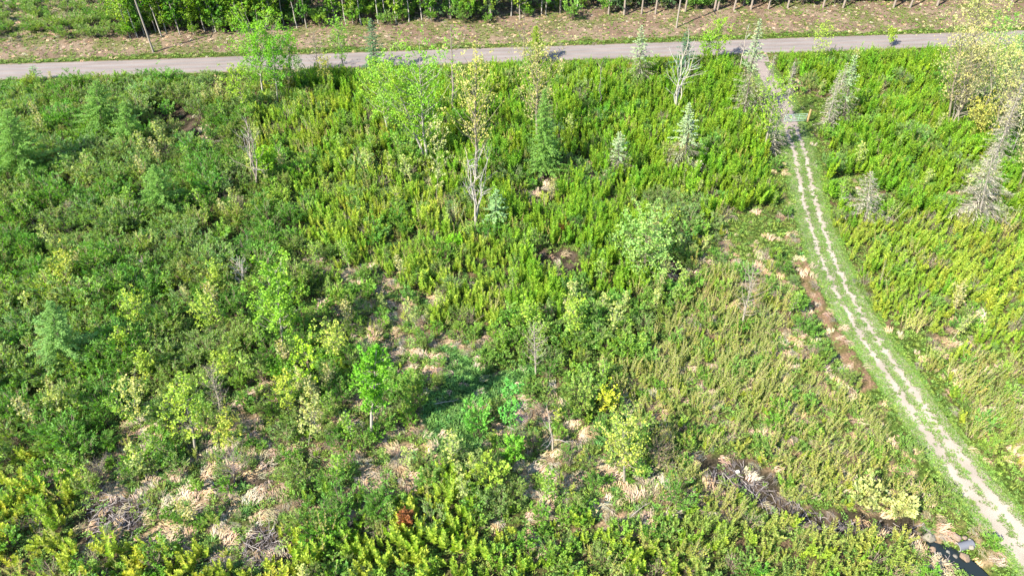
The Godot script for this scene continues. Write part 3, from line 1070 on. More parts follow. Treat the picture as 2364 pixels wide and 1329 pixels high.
		z += 0.15
	var names := {
		"green_grass": "fresh green grass on the verges and in the clearings",
		"dry_grass": "flattened tan dead grass in the clearings and on the road bank",
		"sedge": "dark green sedge in the wet hollow of the clearing",
		"weeds": "low leafy weeds under the saplings and shrubs",
		"turf": "short bright turf between the ruts of the dirt track"}
	for k in tufts:
		var root := Node3D.new()
		root.name = k
		add_child(root)
		tag(root, names[k], "", "", "stuff")
		for v in 4:
			var mine := []
			for s in tufts[k]:
				if s[3] == v: mine.append(s)
			if mine.size(): many("tufts", shapes[k][v], mine, root, 0.2)
		print(k, " ", tufts[k].size())

# ---------------------------------------------------------------- single trees, each where it stands
func plant(style: String, called: String, bu: float, bv: float, tu: float, tv: float, wide_px: float, label: String, category := "tree", col := Color(-1, 0, 0), group := "", seed_ := 0) -> Node3D:
	rng.seed = hash("%s%d%d%d" % [style, int(bu), int(bv), seed_])
	var b := G(bu, bv)
	b.y = ground_h(b.x, b.z)
	var top := above(b, tu, tv) - b
	var crown := wide_px * 0.5 * metres_per_px(b)
	var lf := MB.new()
	var wd := MB.new()
	var leafm: Material = M.leaf0
	match style:
		"birch": build_broadleaf(lf, wd, top, crown, 0.26, 40, 4400, 0.21, Color(0.17, 0.42, 0.03) if col.r < 0 else col, BIRCH, 0.75)
		"aspen": build_broadleaf(lf, wd, top, crown, 0.3, 30, 1600, 0.2, Color(0.24, 0.44, 0.04) if col.r < 0 else col, Color(0.5, 0.47, 0.4), 0.8)
		"softpine": build_broadleaf(lf, wd, top, crown, 0.1, 44, 3600, 0.21, col, Color(0.3, 0.26, 0.2), 0.25)
		"poplar": build_broadleaf(lf, wd, top, crown, 0.28, 46, 2300, 0.2, Color(0.47, 0.43, 0.15) if col.r < 0 else col, Color(0.42, 0.38, 0.29), 1.0)
		"sprig": build_broadleaf(lf, wd, top, crown, 0.25, 18, 800, 0.19, Color(0.33, 0.45, 0.07) if col.r < 0 else col, Color(0.42, 0.39, 0.33), 0.9, 0.035)
		"maple": build_broadleaf(lf, wd, top, crown, 0.36, 34, 4200, 0.2, Color(0.17, 0.46, 0.02) if col.r < 0 else col, BIRCH, 0.7)
		"bush": build_shrub(lf, wd, 26, top.y, crown, 0.2, 60, col, TWIG, 0.65)
		"spruce": build_conifer(lf, wd, top, crown, 0.06, Color(0.06, 0.13, 0.055) if col.r < 0 else col, Color(0.22, 0.18, 0.14), 0.0); leafm = M.needle
		"greyspruce": build_conifer(lf, wd, top, crown, 0.05, Color(0.21, 0.29, 0.15) if col.r < 0 else col, Color(0.3, 0.26, 0.22), 0.5); leafm = M.needle
		"deadspruce": build_conifer(lf, wd, top, crown, 0.03, Color(0.36, 0.34, 0.28), Color(0.58, 0.54, 0.49), 3.0); leafm = M.needle
		"tamarack": build_conifer(lf, wd, top, crown, 0.12, Color(0.18, 0.35, 0.075) if col.r < 0 else col, Color(0.3, 0.26, 0.2), 0.0, 1.5, 0.1, true); leafm = M.leaf0
		"pine": build_conifer(lf, wd, top, crown, 0.1, Color(0.2, 0.4, 0.12) if col.r < 0 else col, Color(0.3, 0.26, 0.2), 0.0, 1.6, -0.2, true)
		"snag": build_snag(wd, top, 5, crown, 0.009 * top.y + 0.045, BIRCH if col.r < 0 else col, 7)
		"stick": build_snag(wd, top, 1, crown, 0.009 * top.y + 0.03, BIRCH if col.r < 0 else col, 9)
		"twiggy":
			build_broadleaf(lf, wd, top, crown, 0.2, 40, 170, 0.12, Color(0.3, 0.3, 0.16), Color(0.45, 0.41, 0.36) if col.r < 0 else col, 0.7)
	var o := thing(called, b, label, category, group)
	part("trunk", wd.mesh(M.bark), o)
	if lf.V.size(): part("crown", lf.mesh(leafm), o)
	return o

func make_trees() -> void:
	# along the road, from the left
	plant("spruce", "spruce_tree", 78, 192, 74, 148, 36, "small lone spruce in front of the gravel road at far left", "tree", Color(0.11, 0.2, 0.08))
	plant("birch", "birch_tree", 608, 228, 588, 58, 115, "tall leafy birch rising in front of the road, left of centre", "tree", Color(0.20, 0.42, 0.03))
	plant("birch", "birch_tree", 640, 235, 628, 90, 90, "second birch crowded against the tall one before the road", "tree", Color(0.15, 0.38, 0.03))
	plant("aspen", "aspen_tree", 566, 268, 542, 160, 55, "slim white-stemmed aspen left of the tall roadside birch", "tree", Color(0.27, 0.42, 0.04))
	plant("aspen", "aspen_tree", 672, 205, 664, 82, 46, "narrow bright green aspen right of the tall roadside birch", "tree", Color(0.22, 0.45, 0.03))
	plant("greyspruce", "jack_pine", 690, 178, 684, 128, 40, "small dark sparse conifer at the near road edge", "tree")
	plant("twiggy", "bare_tree", 735, 170, 722, 72, 40, "spindly nearly leafless grey tree before the road")
	plant("aspen", "aspen_tree", 796, 178, 776, 45, 46, "slender half-leafed aspen between the bare tree and the dark spruce", "tree", Color(0.2, 0.4, 0.05))
	plant("sprig", "young_aspen", 752, 215, 746, 140, 44, "pale yellow young aspen below the spindly bare tree", "tree", Color(0.42, 0.43, 0.1))
	plant("spruce", "spruce_tree", 868, 175, 854, 38, 52, "dark pointed spruce standing before the road")
	plant("birch", "birch_tree", 985, 378, 968, 142, 150, "large bright green birch with forked white trunk", "tree", Color(0.20, 0.42, 0.04))
	plant("birch", "birch_tree", 896, 318, 872, 150, 90, "pale green birch left of the large forked birch", "tree", Color(0.27, 0.46, 0.06))
	plant("birch", "birch_tree", 985, 374, 905, 170, 90, "leaning birch stem joined to the large forked birch", "tree", Color(0.26, 0.43, 0.045), "", 3)
	plant("twiggy", "bare_tree", 1046, 265, 1040, 56, 34, "tall thin bare tree beside the yellow poplar")
	plant("poplar", "poplar_tree", 1098, 440, 1100, 132, 120, "tall pale yellow poplar above the white dead birch", "tree", Color(0.47, 0.47, 0.15))
	plant("sprig", "young_aspen", 1008, 484, 1008, 280, 60, "silvery half-leafed young aspen below the large birch", "tree", Color(0.42, 0.46, 0.2))
	plant("poplar", "poplar_tree", 1240, 330, 1238, 112, 118, "greyish yellow poplar beside the green tamarack", "tree", Color(0.42, 0.40, 0.17))
	plant("tamarack", "tamarack_tree", 1254, 410, 1258, 205, 66, "green tamarack with pale straight trunk", "tree")
	plant("stick", "bare_tree", 1212, 150, 1210, 18, 18, "thin dead pole tree rising across the road", "tree", Color(0.3, 0.26, 0.22))
	plant("pine", "fir_tree", 1240, 148, 1238, 60, 42, "bright yellow-green fir against the road bank", "tree", Color(0.28, 0.42, 0.03))
	plant("stick", "bare_tree", 1384, 260, 1388, 148, 24, "thin grey dead sapling right of the yellow poplars", "tree", GREYWOOD)
	plant("greyspruce", "spruce_tree", 1476, 200, 1481, 58, 62, "grey-green spruce before the road, left of the white snag")
	plant("spruce", "spruce_tree", 1582, 180, 1586, 72, 58, "dark spruce behind the white snag", "tree", Color(0.05, 0.12, 0.06))
	plant("snag", "dead_birch", 1556, 268, 1592, 70, 46, "white leafless forked birch snag before the road")
	plant("aspen", "aspen_tree", 1655, 150, 1665, 45, 46, "light green aspen before the road, right of the white snag", "tree", Color(0.28, 0.46, 0.05))
	plant("aspen", "aspen_tree", 1632, 150, 1636, 82, 40, "short bright aspen by the white snag", "tree", Color(0.22, 0.43, 0.03), "", 2)
	plant("greyspruce", "spruce_tree", 1580, 395, 1592, 236, 78, "grey-green spruce with bare lower limbs below the white snag")
	plant("greyspruce", "spruce_tree", 1424, 412, 1432, 302, 62, "small grey-green spruce left of the larger one", "tree")
	plant("greyspruce", "spruce_tree", 1716, 276, 1756, 40, 62, "tall leaning spruce, green topped and grey below, left of the gate")
	plant("deadspruce", "dead_spruce", 1752, 238, 1792, 125, 34, "thin dead spruce beside the tall leaning spruce")
	plant("stick", "aspen_tree", 1708, 160, 1728, 60, 22, "bare white stem left of the tall leaning spruce", "tree")
	plant("aspen", "aspen_tree", 1762, 360, 1798, 178, 74, "leafy white-stemmed aspen left of the gate", "tree", Color(0.28, 0.46, 0.05))
	plant("deadspruce", "dead_spruce", 1780, 352, 1812, 215, 52, "silvery dead spruce over the track by the gate")
	plant("deadspruce", "dead_spruce", 1812, 275, 1835, 142, 24, "narrow dead spire beside the track beyond the gate")
	plant("sprig", "young_aspen", 1886, 150, 1902, 66, 60, "light green young aspen at the road edge right of the track", "tree", Color(0.34, 0.46, 0.07))
	plant("sprig", "young_aspen", 2056, 112, 2060, 66, 20, "tiny aspen at the road edge at the right", "tree", Color(0.34, 0.46, 0.07))
	plant("greyspruce", "spruce_tree", 1942, 288, 1978, 122, 54, "grey-green spruce in the thicket right of the gate")
	plant("deadspruce", "dead_spruce", 1908, 302, 1940, 160, 44, "thin dead spruce nearest the gate on the right")
	plant("deadspruce", "dead_spruce", 1930, 240, 1958, 142, 30, "leaning dead spruce behind the grey-green one right of the gate")
	# right edge
	plant("poplar", "maple_tree", 2188, 300, 2225, 78, 150, "big pale spreading tree with several white stems at the right", "tree", Color(0.46, 0.44, 0.2))
	plant("snag", "bare_tree", 2194, 298, 2262, 150, 70, "bare pale stems fanning from the big spreading tree", "tree", Color(0.5, 0.46, 0.38))
	plant("poplar", "poplar_tree", 2236, 190, 2262, -6, 118, "yellow-leaved poplar crossing the road at the right edge", "tree", Color(0.45, 0.47, 0.17))
	plant("aspen", "aspen_tree", 2290, 215, 2318, 45, 80, "green aspen behind the yellow poplar", "tree", Color(0.18, 0.38, 0.06))
	plant("spruce", "spruce_tree", 2330, 250, 2368, 70, 70, "green spruce at the upper right edge", "tree", Color(0.13, 0.28, 0.1))
	plant("stick", "aspen_tree", 2252, 308, 2310, 90, 46, "bare white leaning stem right of the big spreading tree", "tree", Color(0.5, 0.46, 0.4))
	plant("poplar", "poplar_tree", 2306, 360, 2370, 130, 90, "yellow poplar leaning out of frame at the right", "tree", Color(0.47, 0.47, 0.2))
	plant("stick", "aspen_tree", 2290, 330, 2352, 170, 46, "thin pale stem leaning at the right edge", "tree", Color(0.52, 0.48, 0.4))
	plant("deadspruce", "dead_spruce", 2285, 400, 2364, 190, 70, "tall dead spruce at the right edge", "tree")
	plant("deadspruce", "dead_spruce", 2258, 512, 2300, 330, 130, "broad silver dead spruce with fanned branches at the right", "tree")
	plant("deadspruce", "dead_spruce", 2000, 510, 2012, 395, 92, "faded grey dead spruce right of the track", "tree")
	plant("stick", "aspen_tree", 2330, 372, 2364, 270, 30, "white bare stem above the silver dead spruce", "tree")
	plant("poplar", "poplar_tree", 2300, 300, 2340, 110, 110, "yellow-green poplar behind the leaning stems at the right edge", "tree", Color(0.42, 0.47, 0.16))
	plant("aspen", "aspen_tree", 2268, 262, 2290, 120, 80, "light green aspen between the big spreading tree and the edge", "tree", Color(0.32, 0.44, 0.10))
	plant("poplar", "maple_tree", 2200, 292, 2262, 110, 120, "second pale crown leaning right from the big spreading tree", "tree", Color(0.46, 0.45, 0.22))
	plant("poplar", "poplar_tree", 2262, 330, 2262, 250, 70, "low yellow-leaved poplar at the foot of the leaning stems", "tree", Color(0.45, 0.46, 0.12))
	plant("bush", "leafy_bush", 2250, 335, 2252, 300, 60, "yellow flowering bush below the leaning stems at the right", "shrub", Color(0.42, 0.45, 0.12))
	plant("poplar", "poplar_tree", 2350, 440, 2420, 240, 90, "cream-green poplar half out of frame at the right edge", "tree", Color(0.46, 0.48, 0.24))
	plant("twiggy", "bare_tree", 2320, 330, 2372, 150, 80, "pale thin-leaved tree among the leaning stems at the right edge", "tree", Color(0.55, 0.51, 0.44))
	plant("twiggy", "bare_tree", 2210, 300, 2236, 140, 90, "whitish bare limbs inside the big spreading tree", "tree", Color(0.58, 0.54, 0.46))
	# left swamp
	plant("tamarack", "tamarack_tree", 238, 318, 218, 186, 92, "soft green tamarack in the shrub swamp, larger of a pair", "tree", Color(0.18, 0.35, 0.075))
	plant("tamarack", "tamarack_tree", 300, 352, 284, 235, 76, "soft green tamarack just right of the larger one", "tree", Color(0.18, 0.35, 0.075))
	plant("tamarack", "tamarack_tree", 48, 415, 12, 250, 120, "wide green tamarack at the left edge", "tree", Color(0.18, 0.35, 0.075))
	plant("tamarack", "tamarack_tree", 378, 498, 352, 380, 92, "soft green tamarack in the middle of the shrub swamp", "tree", Color(0.18, 0.35, 0.075))
	plant("tamarack", "tamarack_tree", 150, 850, 112, 695, 110, "blue-green tamarack low at the left", "tree", Color(0.19, 0.36, 0.10))
	plant("snag", "dead_birch", 598, 440, 566, 270, 34, "grey-white dead birch with forked top left of the golden thicket", "tree", Color(0.5, 0.46, 0.41))
	plant("maple", "young_maple", 618, 425, 613, 352, 46, "bright green young maple beside the grey dead birch", "tree", Color(0.25, 0.46, 0.03))
	plant("stick", "dead_sapling", 643, 395, 648, 328, 14, "short bare stem in the golden thicket", "tree", GREYWOOD)
	plant("twiggy", "dead_shrub", 166, 510, 158, 468, 30, "small silvery dead shrub in the left swamp", "shrub")
	plant("sprig", "young_aspen", 158, 668, 140, 585, 54, "pale yellow young aspen in the left swamp", "tree", Color(0.40, 0.45, 0.09))
	plant("snag", "dead_birch", 568, 672, 552, 590, 22, "short white dead birch stub in the left swamp", "tree")
	plant("stick", "dead_sapling", 352, 642, 322, 600, 14, "white leaning dead stem in the left swamp", "tree")
	plant("birch", "birch_tree", 652, 805, 634, 622, 92, "green birch with white forked trunk left of the clearing", "tree", Color(0.24, 0.44, 0.05))
	for q in [[345, 880, 327, 815, 34, "bright yellow-green sapling left of the lone birch, lowest of three"], [290, 835, 282, 765, 44, "light green sapling in the lower left swamp"], [322, 765, 302, 685, 60, "forked pale yellow sapling in the left swamp"], [490, 775, 468, 690, 62, "pale yellow-green young aspen left of the lone birch"], [500, 690, 492, 612, 40, "yellow-green young aspen near the white birch stub"], [520, 880, 512, 820, 52, "bright yellow-green sapling below the lone birch"]]:
		plant("sprig", "young_aspen", q[0], q[1], q[2], q[3], q[4], q[5])
	plant("sprig", "young_aspen", 718, 915, 704, 790, 62, "lime green young aspen left of the bright maple", "tree", Color(0.34, 0.52, 0.04))
	plant("sprig", "young_aspen", 772, 842, 764, 752, 66, "pale lime young aspen above the bright maple", "tree", Color(0.42, 0.52, 0.1))
	plant("maple", "young_maple", 856, 1010, 868, 812, 70, "vivid green round-crowned young maple with white trunk", "tree", Color(0.15, 0.38, 0.03))
	plant("sprig", "young_aspen", 668, 968, 652, 868, 58, "yellow-green young aspen in the lower left clearing", "tree", Color(0.38, 0.46, 0.07))
	plant("aspen", "young_aspen", 452, 1045, 420, 888, 84, "tall yellow-green young aspen above the tan clearing", "tree", Color(0.33, 0.46, 0.07))
	plant("sprig", "young_aspen", 326, 990, 296, 872, 66, "pale half-leafed young aspen at the lower left", "tree", Color(0.45, 0.47, 0.17))
	plant("twiggy", "bare_tree", 512, 962, 484, 845, 56, "greyish sparse tree left of the lower clearing", "tree")
	plant("sprig", "young_aspen", 712, 1030, 722, 915, 60, "pale sparse young aspen left of the vivid maple", "tree", Color(0.42, 0.45, 0.16))
	plant("sprig", "young_aspen", 128, 970, 130, 895, 50, "small sparse young tree at the lower left edge", "tree", Color(0.36, 0.42, 0.14))
	plant("sprig", "young_aspen", 530, 1045, 520, 970, 56, "yellow-green bush-like aspen near the purple-grey dead shrub", "tree", Color(0.40, 0.46, 0.08))
	# clearing
	plant("snag", "dead_birch", 1098, 528, 1098, 345, 64, "white dead birch with many bare stems in the middle")
	plant("spruce", "spruce_tree", 1142, 530, 1146, 435, 66, "green spruce right of the white dead birch", "tree", Color(0.15, 0.27, 0.10))
	plant("softpine", "pine_tree", 1490, 650, 1494, 490, 110, "soft light green pine between clearing and track", "tree", Color(0.28, 0.46, 0.13))
	plant("twiggy", "bare_tree", 1237, 862, 1234, 750, 56, "small whitish leafless tree in the clearing", "tree", Color(0.56, 0.52, 0.46))
	plant("twiggy", "bare_tree", 1714, 752, 1742, 622, 70, "pale leafless tree left of the dirt track", "tree", Color(0.55, 0.51, 0.45))
	plant("stick", "bare_tree", 1276, 1038, 1262, 935, 42, "slim white leafless tree in the tan clearing", "tree")
	plant("sprig", "young_aspen", 1180, 1020, 1178, 878, 48, "thin fresh green young aspen in the dark sedge", "tree", Color(0.14, 0.42, 0.08))
	plant("aspen", "young_aspen", 1442, 1112, 1438, 972, 92, "yellow-green young aspen at the right of the tan clearing", "tree", Color(0.38, 0.46, 0.1))
	plant("bush", "leafy_bush", 1102, 1005, 1100, 922, 84, "fresh green rounded bush in the dark sedge", "shrub", Color(0.16, 0.42, 0.07))
	plant("bush", "leafy_bush", 1186, 1072, 1186, 1012, 56, "small bright green rounded bush below the slim aspen", "shrub", Color(0.19, 0.44, 0.05))
	plant("sprig", "young_aspen", 1330, 795, 1324, 690, 56, "yellow-green young tree above the small whitish tree", "tree", Color(0.30, 0.46, 0.06))
	plant("sprig", "young_aspen", 1228, 775, 1222, 700, 52, "light green young tree at the top of the clearing", "tree", Color(0.28, 0.45, 0.06))
	plant("sprig", "young_aspen", 1400, 955, 1402, 905, 46, "bright yellow sapling right of the sedge hollow", "tree", Color(0.50, 0.54, 0.06))
	plant("bush", "leafy_bush", 1130, 1130, 1125, 1060, 100, "lime green bush below the sedge hollow", "shrub", Color(0.33, 0.47, 0.07))
	plant("bush", "leafy_bush", 1335, 960, 1330, 868, 90, "light green leafy bush right of the sedge hollow", "shrub", Color(0.24, 0.36, 0.08))
	plant("bush", "leafy_bush", 965, 950, 968, 860, 100, "mid green leafy bush right of the vivid maple", "shrub", Color(0.17, 0.30, 0.05))
	plant("bush", "leafy_bush", 1050, 580, 1048, 545, 40, "small bright green bush below the white dead birch", "shrub", Color(0.22, 0.5, 0.03))
	plant("bush", "red_sapling", 942, 1214, 942, 1182, 22, "rust-red dead-leaved sapling near the bottom", "sapling", Color(0.30, 0.13, 0.06))
	plant("bush", "red_sapling", 1306, 540, 1304, 512, 24, "reddish-brown sapling in the green thicket", "sapling", Color(0.25, 0.16, 0.05))
	plant("bush", "red_sapling", 150, 1044, 147, 1026, 20, "orange-brown dead-leaved sapling at the lower left", "sapling", Color(0.36, 0.2, 0.11))
	plant("bush", "flowering_shrub", 1598, 402, 1598, 372, 34, "white-flowering shrub below the grey-green spruce", "shrub", Color(0.75, 0.74, 0.6))
	plant("bush", "flowering_shrub", 1985, 1170, 1988, 1115, 90, "pale yellow flowering bush beside the ditch", "shrub", Color(0.46, 0.50, 0.20))
	plant("bush", "flowering_shrub", 2072, 1195, 2074, 1150, 44, "small pale yellow flowering bush near the boulders", "shrub", Color(0.50, 0.52, 0.22))
	# purple-grey dead shrub and silver fallen top
	plant("twiggy", "dead_shrub", 540, 1115, 538, 1050, 90, "purple-grey dead shrub above the brush piles", "shrub", Color(0.36, 0.30, 0.31))
	plant("twiggy", "dead_shrub", 230, 1110, 228, 1072, 60, "grey drooping dead shrub above the left brush pile", "shrub", Color(0.33, 0.29, 0.29))
	plant("twiggy", "dead_shrub", 1525, 1085, 1520, 1025, 70, "brown twiggy dead shrub at the right of the tan clearing", "shrub", Color(0.3, 0.22, 0.17))

# ---------------------------------------------------------------- the wood beyond the road
func make_forest() -> void:
	rng.seed = 77
	var protos := []
	for v in 9:
		var lf := MB.new()
		var wd := MB.new()
		var h := rnd(11.0, 15.0)
		var lean := rnd(-0.5, 0.5)
		if v < 4: build_broadleaf(lf, wd, Vector3(lean, h, rnd(-0.4, 0.4)), 1.9, 0.16, 38, 2000, 0.36, [Color(0.13, 0.30, 0.025), Color(0.18, 0.33, 0.03), Color(0.10, 0.25, 0.03), Color(0.22, 0.34, 0.04)][v], Color(0.5, 0.47, 0.42), 0.5, 0.12)
		elif v < 6: build_conifer(lf, wd, Vector3(lean, h, 0), 1.9, 0.1, Color(0.045, 0.09, 0.035), Color(0.2, 0.17, 0.14), 0.05)
		elif v < 8: build_broadleaf(lf, wd, Vector3(lean, h + 4.0, 0), 2.2, 0.5, 30, 1400, 0.34, Color(0.06, 0.13, 0.03), Color(0.44, 0.38, 0.33), 0.4, 0.2)
		else: build_broadleaf(lf, wd, Vector3(lean, h, 0.3), 1.3, 0.45, 26, 1100, 0.32, Color(0.15, 0.31, 0.03), BIRCH, 0.7, 0.11)
		protos.append([wd.mesh(M.bark), lf.mesh(M.needle if v in [4, 5] else M.leaf0)])
	var kinds_ := ["leafy_tree", "leafy_tree", "leafy_tree", "leafy_tree", "spruce_tree", "spruce_tree", "pine_tree", "pine_tree", "aspen_tree"]
	var looks := ["leafy green tree", "yellow-green leafy tree", "deep green leafy tree", "light green leafy tree", "dark spruce", "dark spruce", "pine with bare pale trunk", "pine with bare pale trunk", "white-trunked aspen"]
	var named := {}
	var place := func(u: float, v: float, which: int, back: float) -> void:
		var b := G(u, v)
		b += Vector3(road_n.x, 0, road_n.y) * back
		b.y = ground_h(b.x, b.z)
		var o := thing(kinds_[which], b, "tree", "tree", "trees of the wood beyond the road")
		var key: String = looks[which] + ("|at the wood's edge beyond the road" if back < 3.0 else "|inside the wood beyond the road")
		if not named.has(key): named[key] = []
		named[key].append(o)
		o.rotation.y = rnd(0, TAU)
		o.scale = Vector3.ONE * rnd(0.88, 1.12)
		part("trunk", protos[which][0], o)
		part("crown", protos[which][1], o)
	# pines with bare trunks along the right half, at the edge
	for q in [[1404, 43], [1480, 43], [1512, 42], [1580, 38], [1648, 34], [1655, 33], [1693, 32], [1732, 31], [1772, 30], [1816, 29], [1898, 27], [1944, 27], [2060, 27], [2098, 27], [2160, 24], [2330, 20], [1293, 40], [1440, 44]]:
		place.call(q[0], q[1], 6 + rng.randi_range(0, 1), 0.0)
	for q in [[320, 94], [374, 90], [687, 73], [657, 66], [762, 60], [700, 60], [874, 64], [890, 58], [945, 60], [1005, 55], [1088, 50], [500, 82], [560, 80], [556, 80], [620, 76], [800, 66], [835, 66], [915, 61], [975, 58], [1040, 54], [1060, 52], [1130, 50], [1180, 47], [1215, 46], [1250, 44], [1330, 42]]:
		place.call(q[0], q[1], 8, 0.0)
	var u := 300.0
	while u < 1330.0:
		place.call(u, 96.0 - (u - 300.0) * 0.0405 + rnd(-4, 2), rng.randi_range(0, 3), rnd(0.5, 2.0))
		u += rnd(20, 38) if u < 620.0 else rnd(50, 110)
	for row in 6:
		u = 300.0 + row * 10.0
		while u < 2460.0:
			var w := 4 + rng.randi_range(0, 1)
			if rng.randf() < 0.3: w = rng.randi_range(0, 3)
			place.call(u, 96.0 - (u - 300.0) * 0.0378, w, 4.0 + row * 4.0 + rnd(-1, 1))
			u += rnd(48, 85)
	# undergrowth of the wood's edge
	rng.seed = 78
	var under := []
	for i in 300:
		var uu := rnd(290, 2440)
		if uu > 650.0 and rng.randf() < (0.4 if uu > 1350.0 else 0.55): continue
		var b := G(uu, 96.0 - (uu - 300.0) * 0.0385) + Vector3(road_n.x, 0, road_n.y) * (rnd(0.3, 7.0) if uu < 1350.0 else rnd(2.5, 8.0))
		b.y = ground_h(b.x, b.z)
		var v: Dictionary = kinds["leafy_shrub"][rng.randi_range(0, 7)]
		var o := thing("edge_shrub", b, "shrub", "shrub", "undergrowth of the wood")
		if not named.has("undergrowth shrub|at the foot of the wood"): named["undergrowth shrub|at the foot of the wood"] = []
		named["undergrowth shrub|at the foot of the wood"].append(o)
		o.rotation.y = rnd(0, TAU)
		o.scale = Vector3.ONE * rnd(0.8, 2.2)
		part("stems", v.wood, o)
		part("foliage", v.leaf, o)
	# shrubs on the rise at the upper left
	for i in 420:
		var uu := rnd(-60, 330)
		var vv := rnd(-30, 96)
		var b := G(uu, vv)
		if road_d(b.x, b.z) < road_half + 8.0: continue
		if rng.randf() > 0.35 + vv / 120.0: continue
		b.y = ground_h(b.x, b.z)
		var kk := "willow_shrub" if rng.randf() < 0.7 else "bare_shrub"
		var v: Dictionary = kinds[kk][rng.randi_range(0, kinds[kk].size() - 1)]
		var o := thing("hillside_shrub", b, "shrub", "shrub", "shrubs on the rise beyond the road")
		var key := ("grey-green shrub" if kk == "willow_shrub" else "brown twiggy shrub") + "|on the rise at the upper left"
		if not named.has(key): named[key] = []
		named[key].append(o)
		o.rotation.y = rnd(0, TAU)
		o.scale = Vector3.ONE * rnd(0.5, 1.1)
		part("stems", v.wood, o)
		part("foliage", v.leaf, o)

	for key in named:
		var list: Array = named[key]
		list.sort_custom(func(p, q): return p.position.x / -p.position.z < q.position.x / -q.position.z)
		for i in list.size():
			var w: PackedStringArray = key.split("|")
			list[i].set_meta("label", "%s %s from the left %s" % ["leftmost" if i == 0 else ordinal(i), w[0], w[1]] if i else "leftmost %s %s" % [w[0], w[1]])

# ---------------------------------------------------------------- built things
func make_pole(u: float, v: float, label: String) -> void:
	var b := G(u, v)
	b.y = ground_h(b.x, b.z)
	var o := thing("utility_pole", b, label, "pole", "utility poles along the road")
	var mb := MB.new()
	mb.tube(PackedVector3Array([Vector3(0, -0.3, 0), Vector3(0, 5, 0), Vector3(0, 10.5, 0)]), 0.17, 0.11, 12, Color(0.47, 0.42, 0.37))
	part("pole", mb.mesh(M.bark), o)
	var arm := MB.new()
	arm.box(Vector3(0, 9.9, 0.16), Vector3(0.12, 0.14, 2.4), Color(0.36, 0.31, 0.27))
	part("crossarm", arm.mesh(M.wood), o)
	for s in [-1.0, 0.1, 1.0]:
		var ins := MB.new()
		ins.tube(PackedVector3Array([Vector3(0, 9.97, 0.16 + s), Vector3(0, 10.08, 0.16 + s), Vector3(0, 10.18, 0.16 + s)]), 0.05, 0.03, 8, Color(0.6, 0.62, 0.62))
		part("insulator", ins.mesh(M.metal), o)

func make_gate() -> void:
	var p := G(1862, 281)
	p.y = 0.05
	var q := G(1806, 284)
	q.y = 0.05
	var dir := (q - p)
	var len_ := dir.length()
	dir = dir.normalized()
	var post := thing("gate_post", p + Vector3(0.14, 0, 0), "tan wooden gate post right of the dirt track", "post")
	var mb := MB.new()
	mb.tube(PackedVector3Array([Vector3(0, -0.4, 0), Vector3(0, 1.0, 0), Vector3(0, 1.92, 0), Vector3(0, 1.96, 0)]), 0.16, 0.145, 12, Color(0.62, 0.44, 0.22))
	part("post", mb.mesh(M.bark), post)
	var hb := MB.new()
	for y in [0.35, 1.1]: hb.box(Vector3(-0.17, y, 0), Vector3(0.16, 0.06, 0.06), Color(0.2, 0.2, 0.2))
	part("hinge", hb.mesh(M.metal), post)
	var gate := thing("metal_gate", p + dir * 0.12, "green tubular metal farm gate across the dirt track", "gate")
	gate.rotation.y = atan2(-dir.z, dir.x)
	var w := len_ - 0.3
	var teal := Color(0.36, 0.55, 0.50)
	var rail := MB.new()
	rail.tube(PackedVector3Array([Vector3(0.05, 0, 0), Vector3(w * 0.5, 0, 0), Vector3(w - 0.05, 0, 0)]), 0.024, 0.024, 8, teal)
	var rm := rail.mesh(M.metal)
	for k in 5:
		var r := part("rail", rm, gate)
		r.position = Vector3(0, [0.2, 0.44, 0.7, 0.97, 1.25][k], 0)
	for x in [0.05, w * 0.36, w * 0.68, w - 0.05]:
		var st := MB.new()
		st.tube(PackedVector3Array([Vector3(x, 0.19, 0.0), Vector3(x, 0.7, 0.0), Vector3(x, 1.28, 0.0)]), 0.03 if x < 0.1 or x > w - 0.1 else 0.02, 0.03 if x < 0.1 or x > w - 0.1 else 0.02, 8, teal)
		part("upright", st.mesh(M.metal), gate)

func rock_mesh(r: Vector3, seed_: int, col: Color) -> ArrayMesh:
	var mb := MB.new()
	var n := FastNoiseLite.new()
	n.seed = seed_
	n.frequency = 0.9
	n.fractal_octaves = 3
	var rows := 12
	var cols := 18
	for j in rows + 1:
		for i in cols:
			var th := PI * j / rows
			var ph := TAU * i / cols
			var d := Vector3(sin(th) * cos(ph), cos(th), sin(th) * sin(ph))
			var k := 1.0 + 0.5 * n.get_noise_3dv(d * 1.2) + 0.16 * n.get_noise_3dv(d * 4.0)
			# a few flattened faces
			for f in 3:
				var fd := Vector3(n.get_noise_1d(f * 31.0 + 5.0), absf(n.get_noise_1d(f * 17.0 + 50.0)), n.get_noise_1d(f * 23.0 + 90.0)).normalized()
				k = minf(k, 0.74 / maxf(d.dot(fd), 0.2)) if d.dot(fd) > 0.5 else k
			mb.V.append(d * r * k)
			mb.N.append(d)
			var t := 1.0 + 0.25 * n.get_noise_3dv(d * 3.0 + Vector3.ONE * 7.0)
			mb.C.append(Color(col.r * t, col.g * t, col.b * t))
	for j in rows:
		for i in cols:
			var a := j * cols + i
			var b := j * cols + (i + 1) % cols
			mb.I.append(a); mb.I.append(a + cols); mb.I.append(b)
			mb.I.append(b); mb.I.append(a + cols); mb.I.append(b + cols)
	var st := SurfaceTool.new()
	st.create_from(mb.mesh(M.stone), 0)
	st.generate_normals()
	return st.commit()

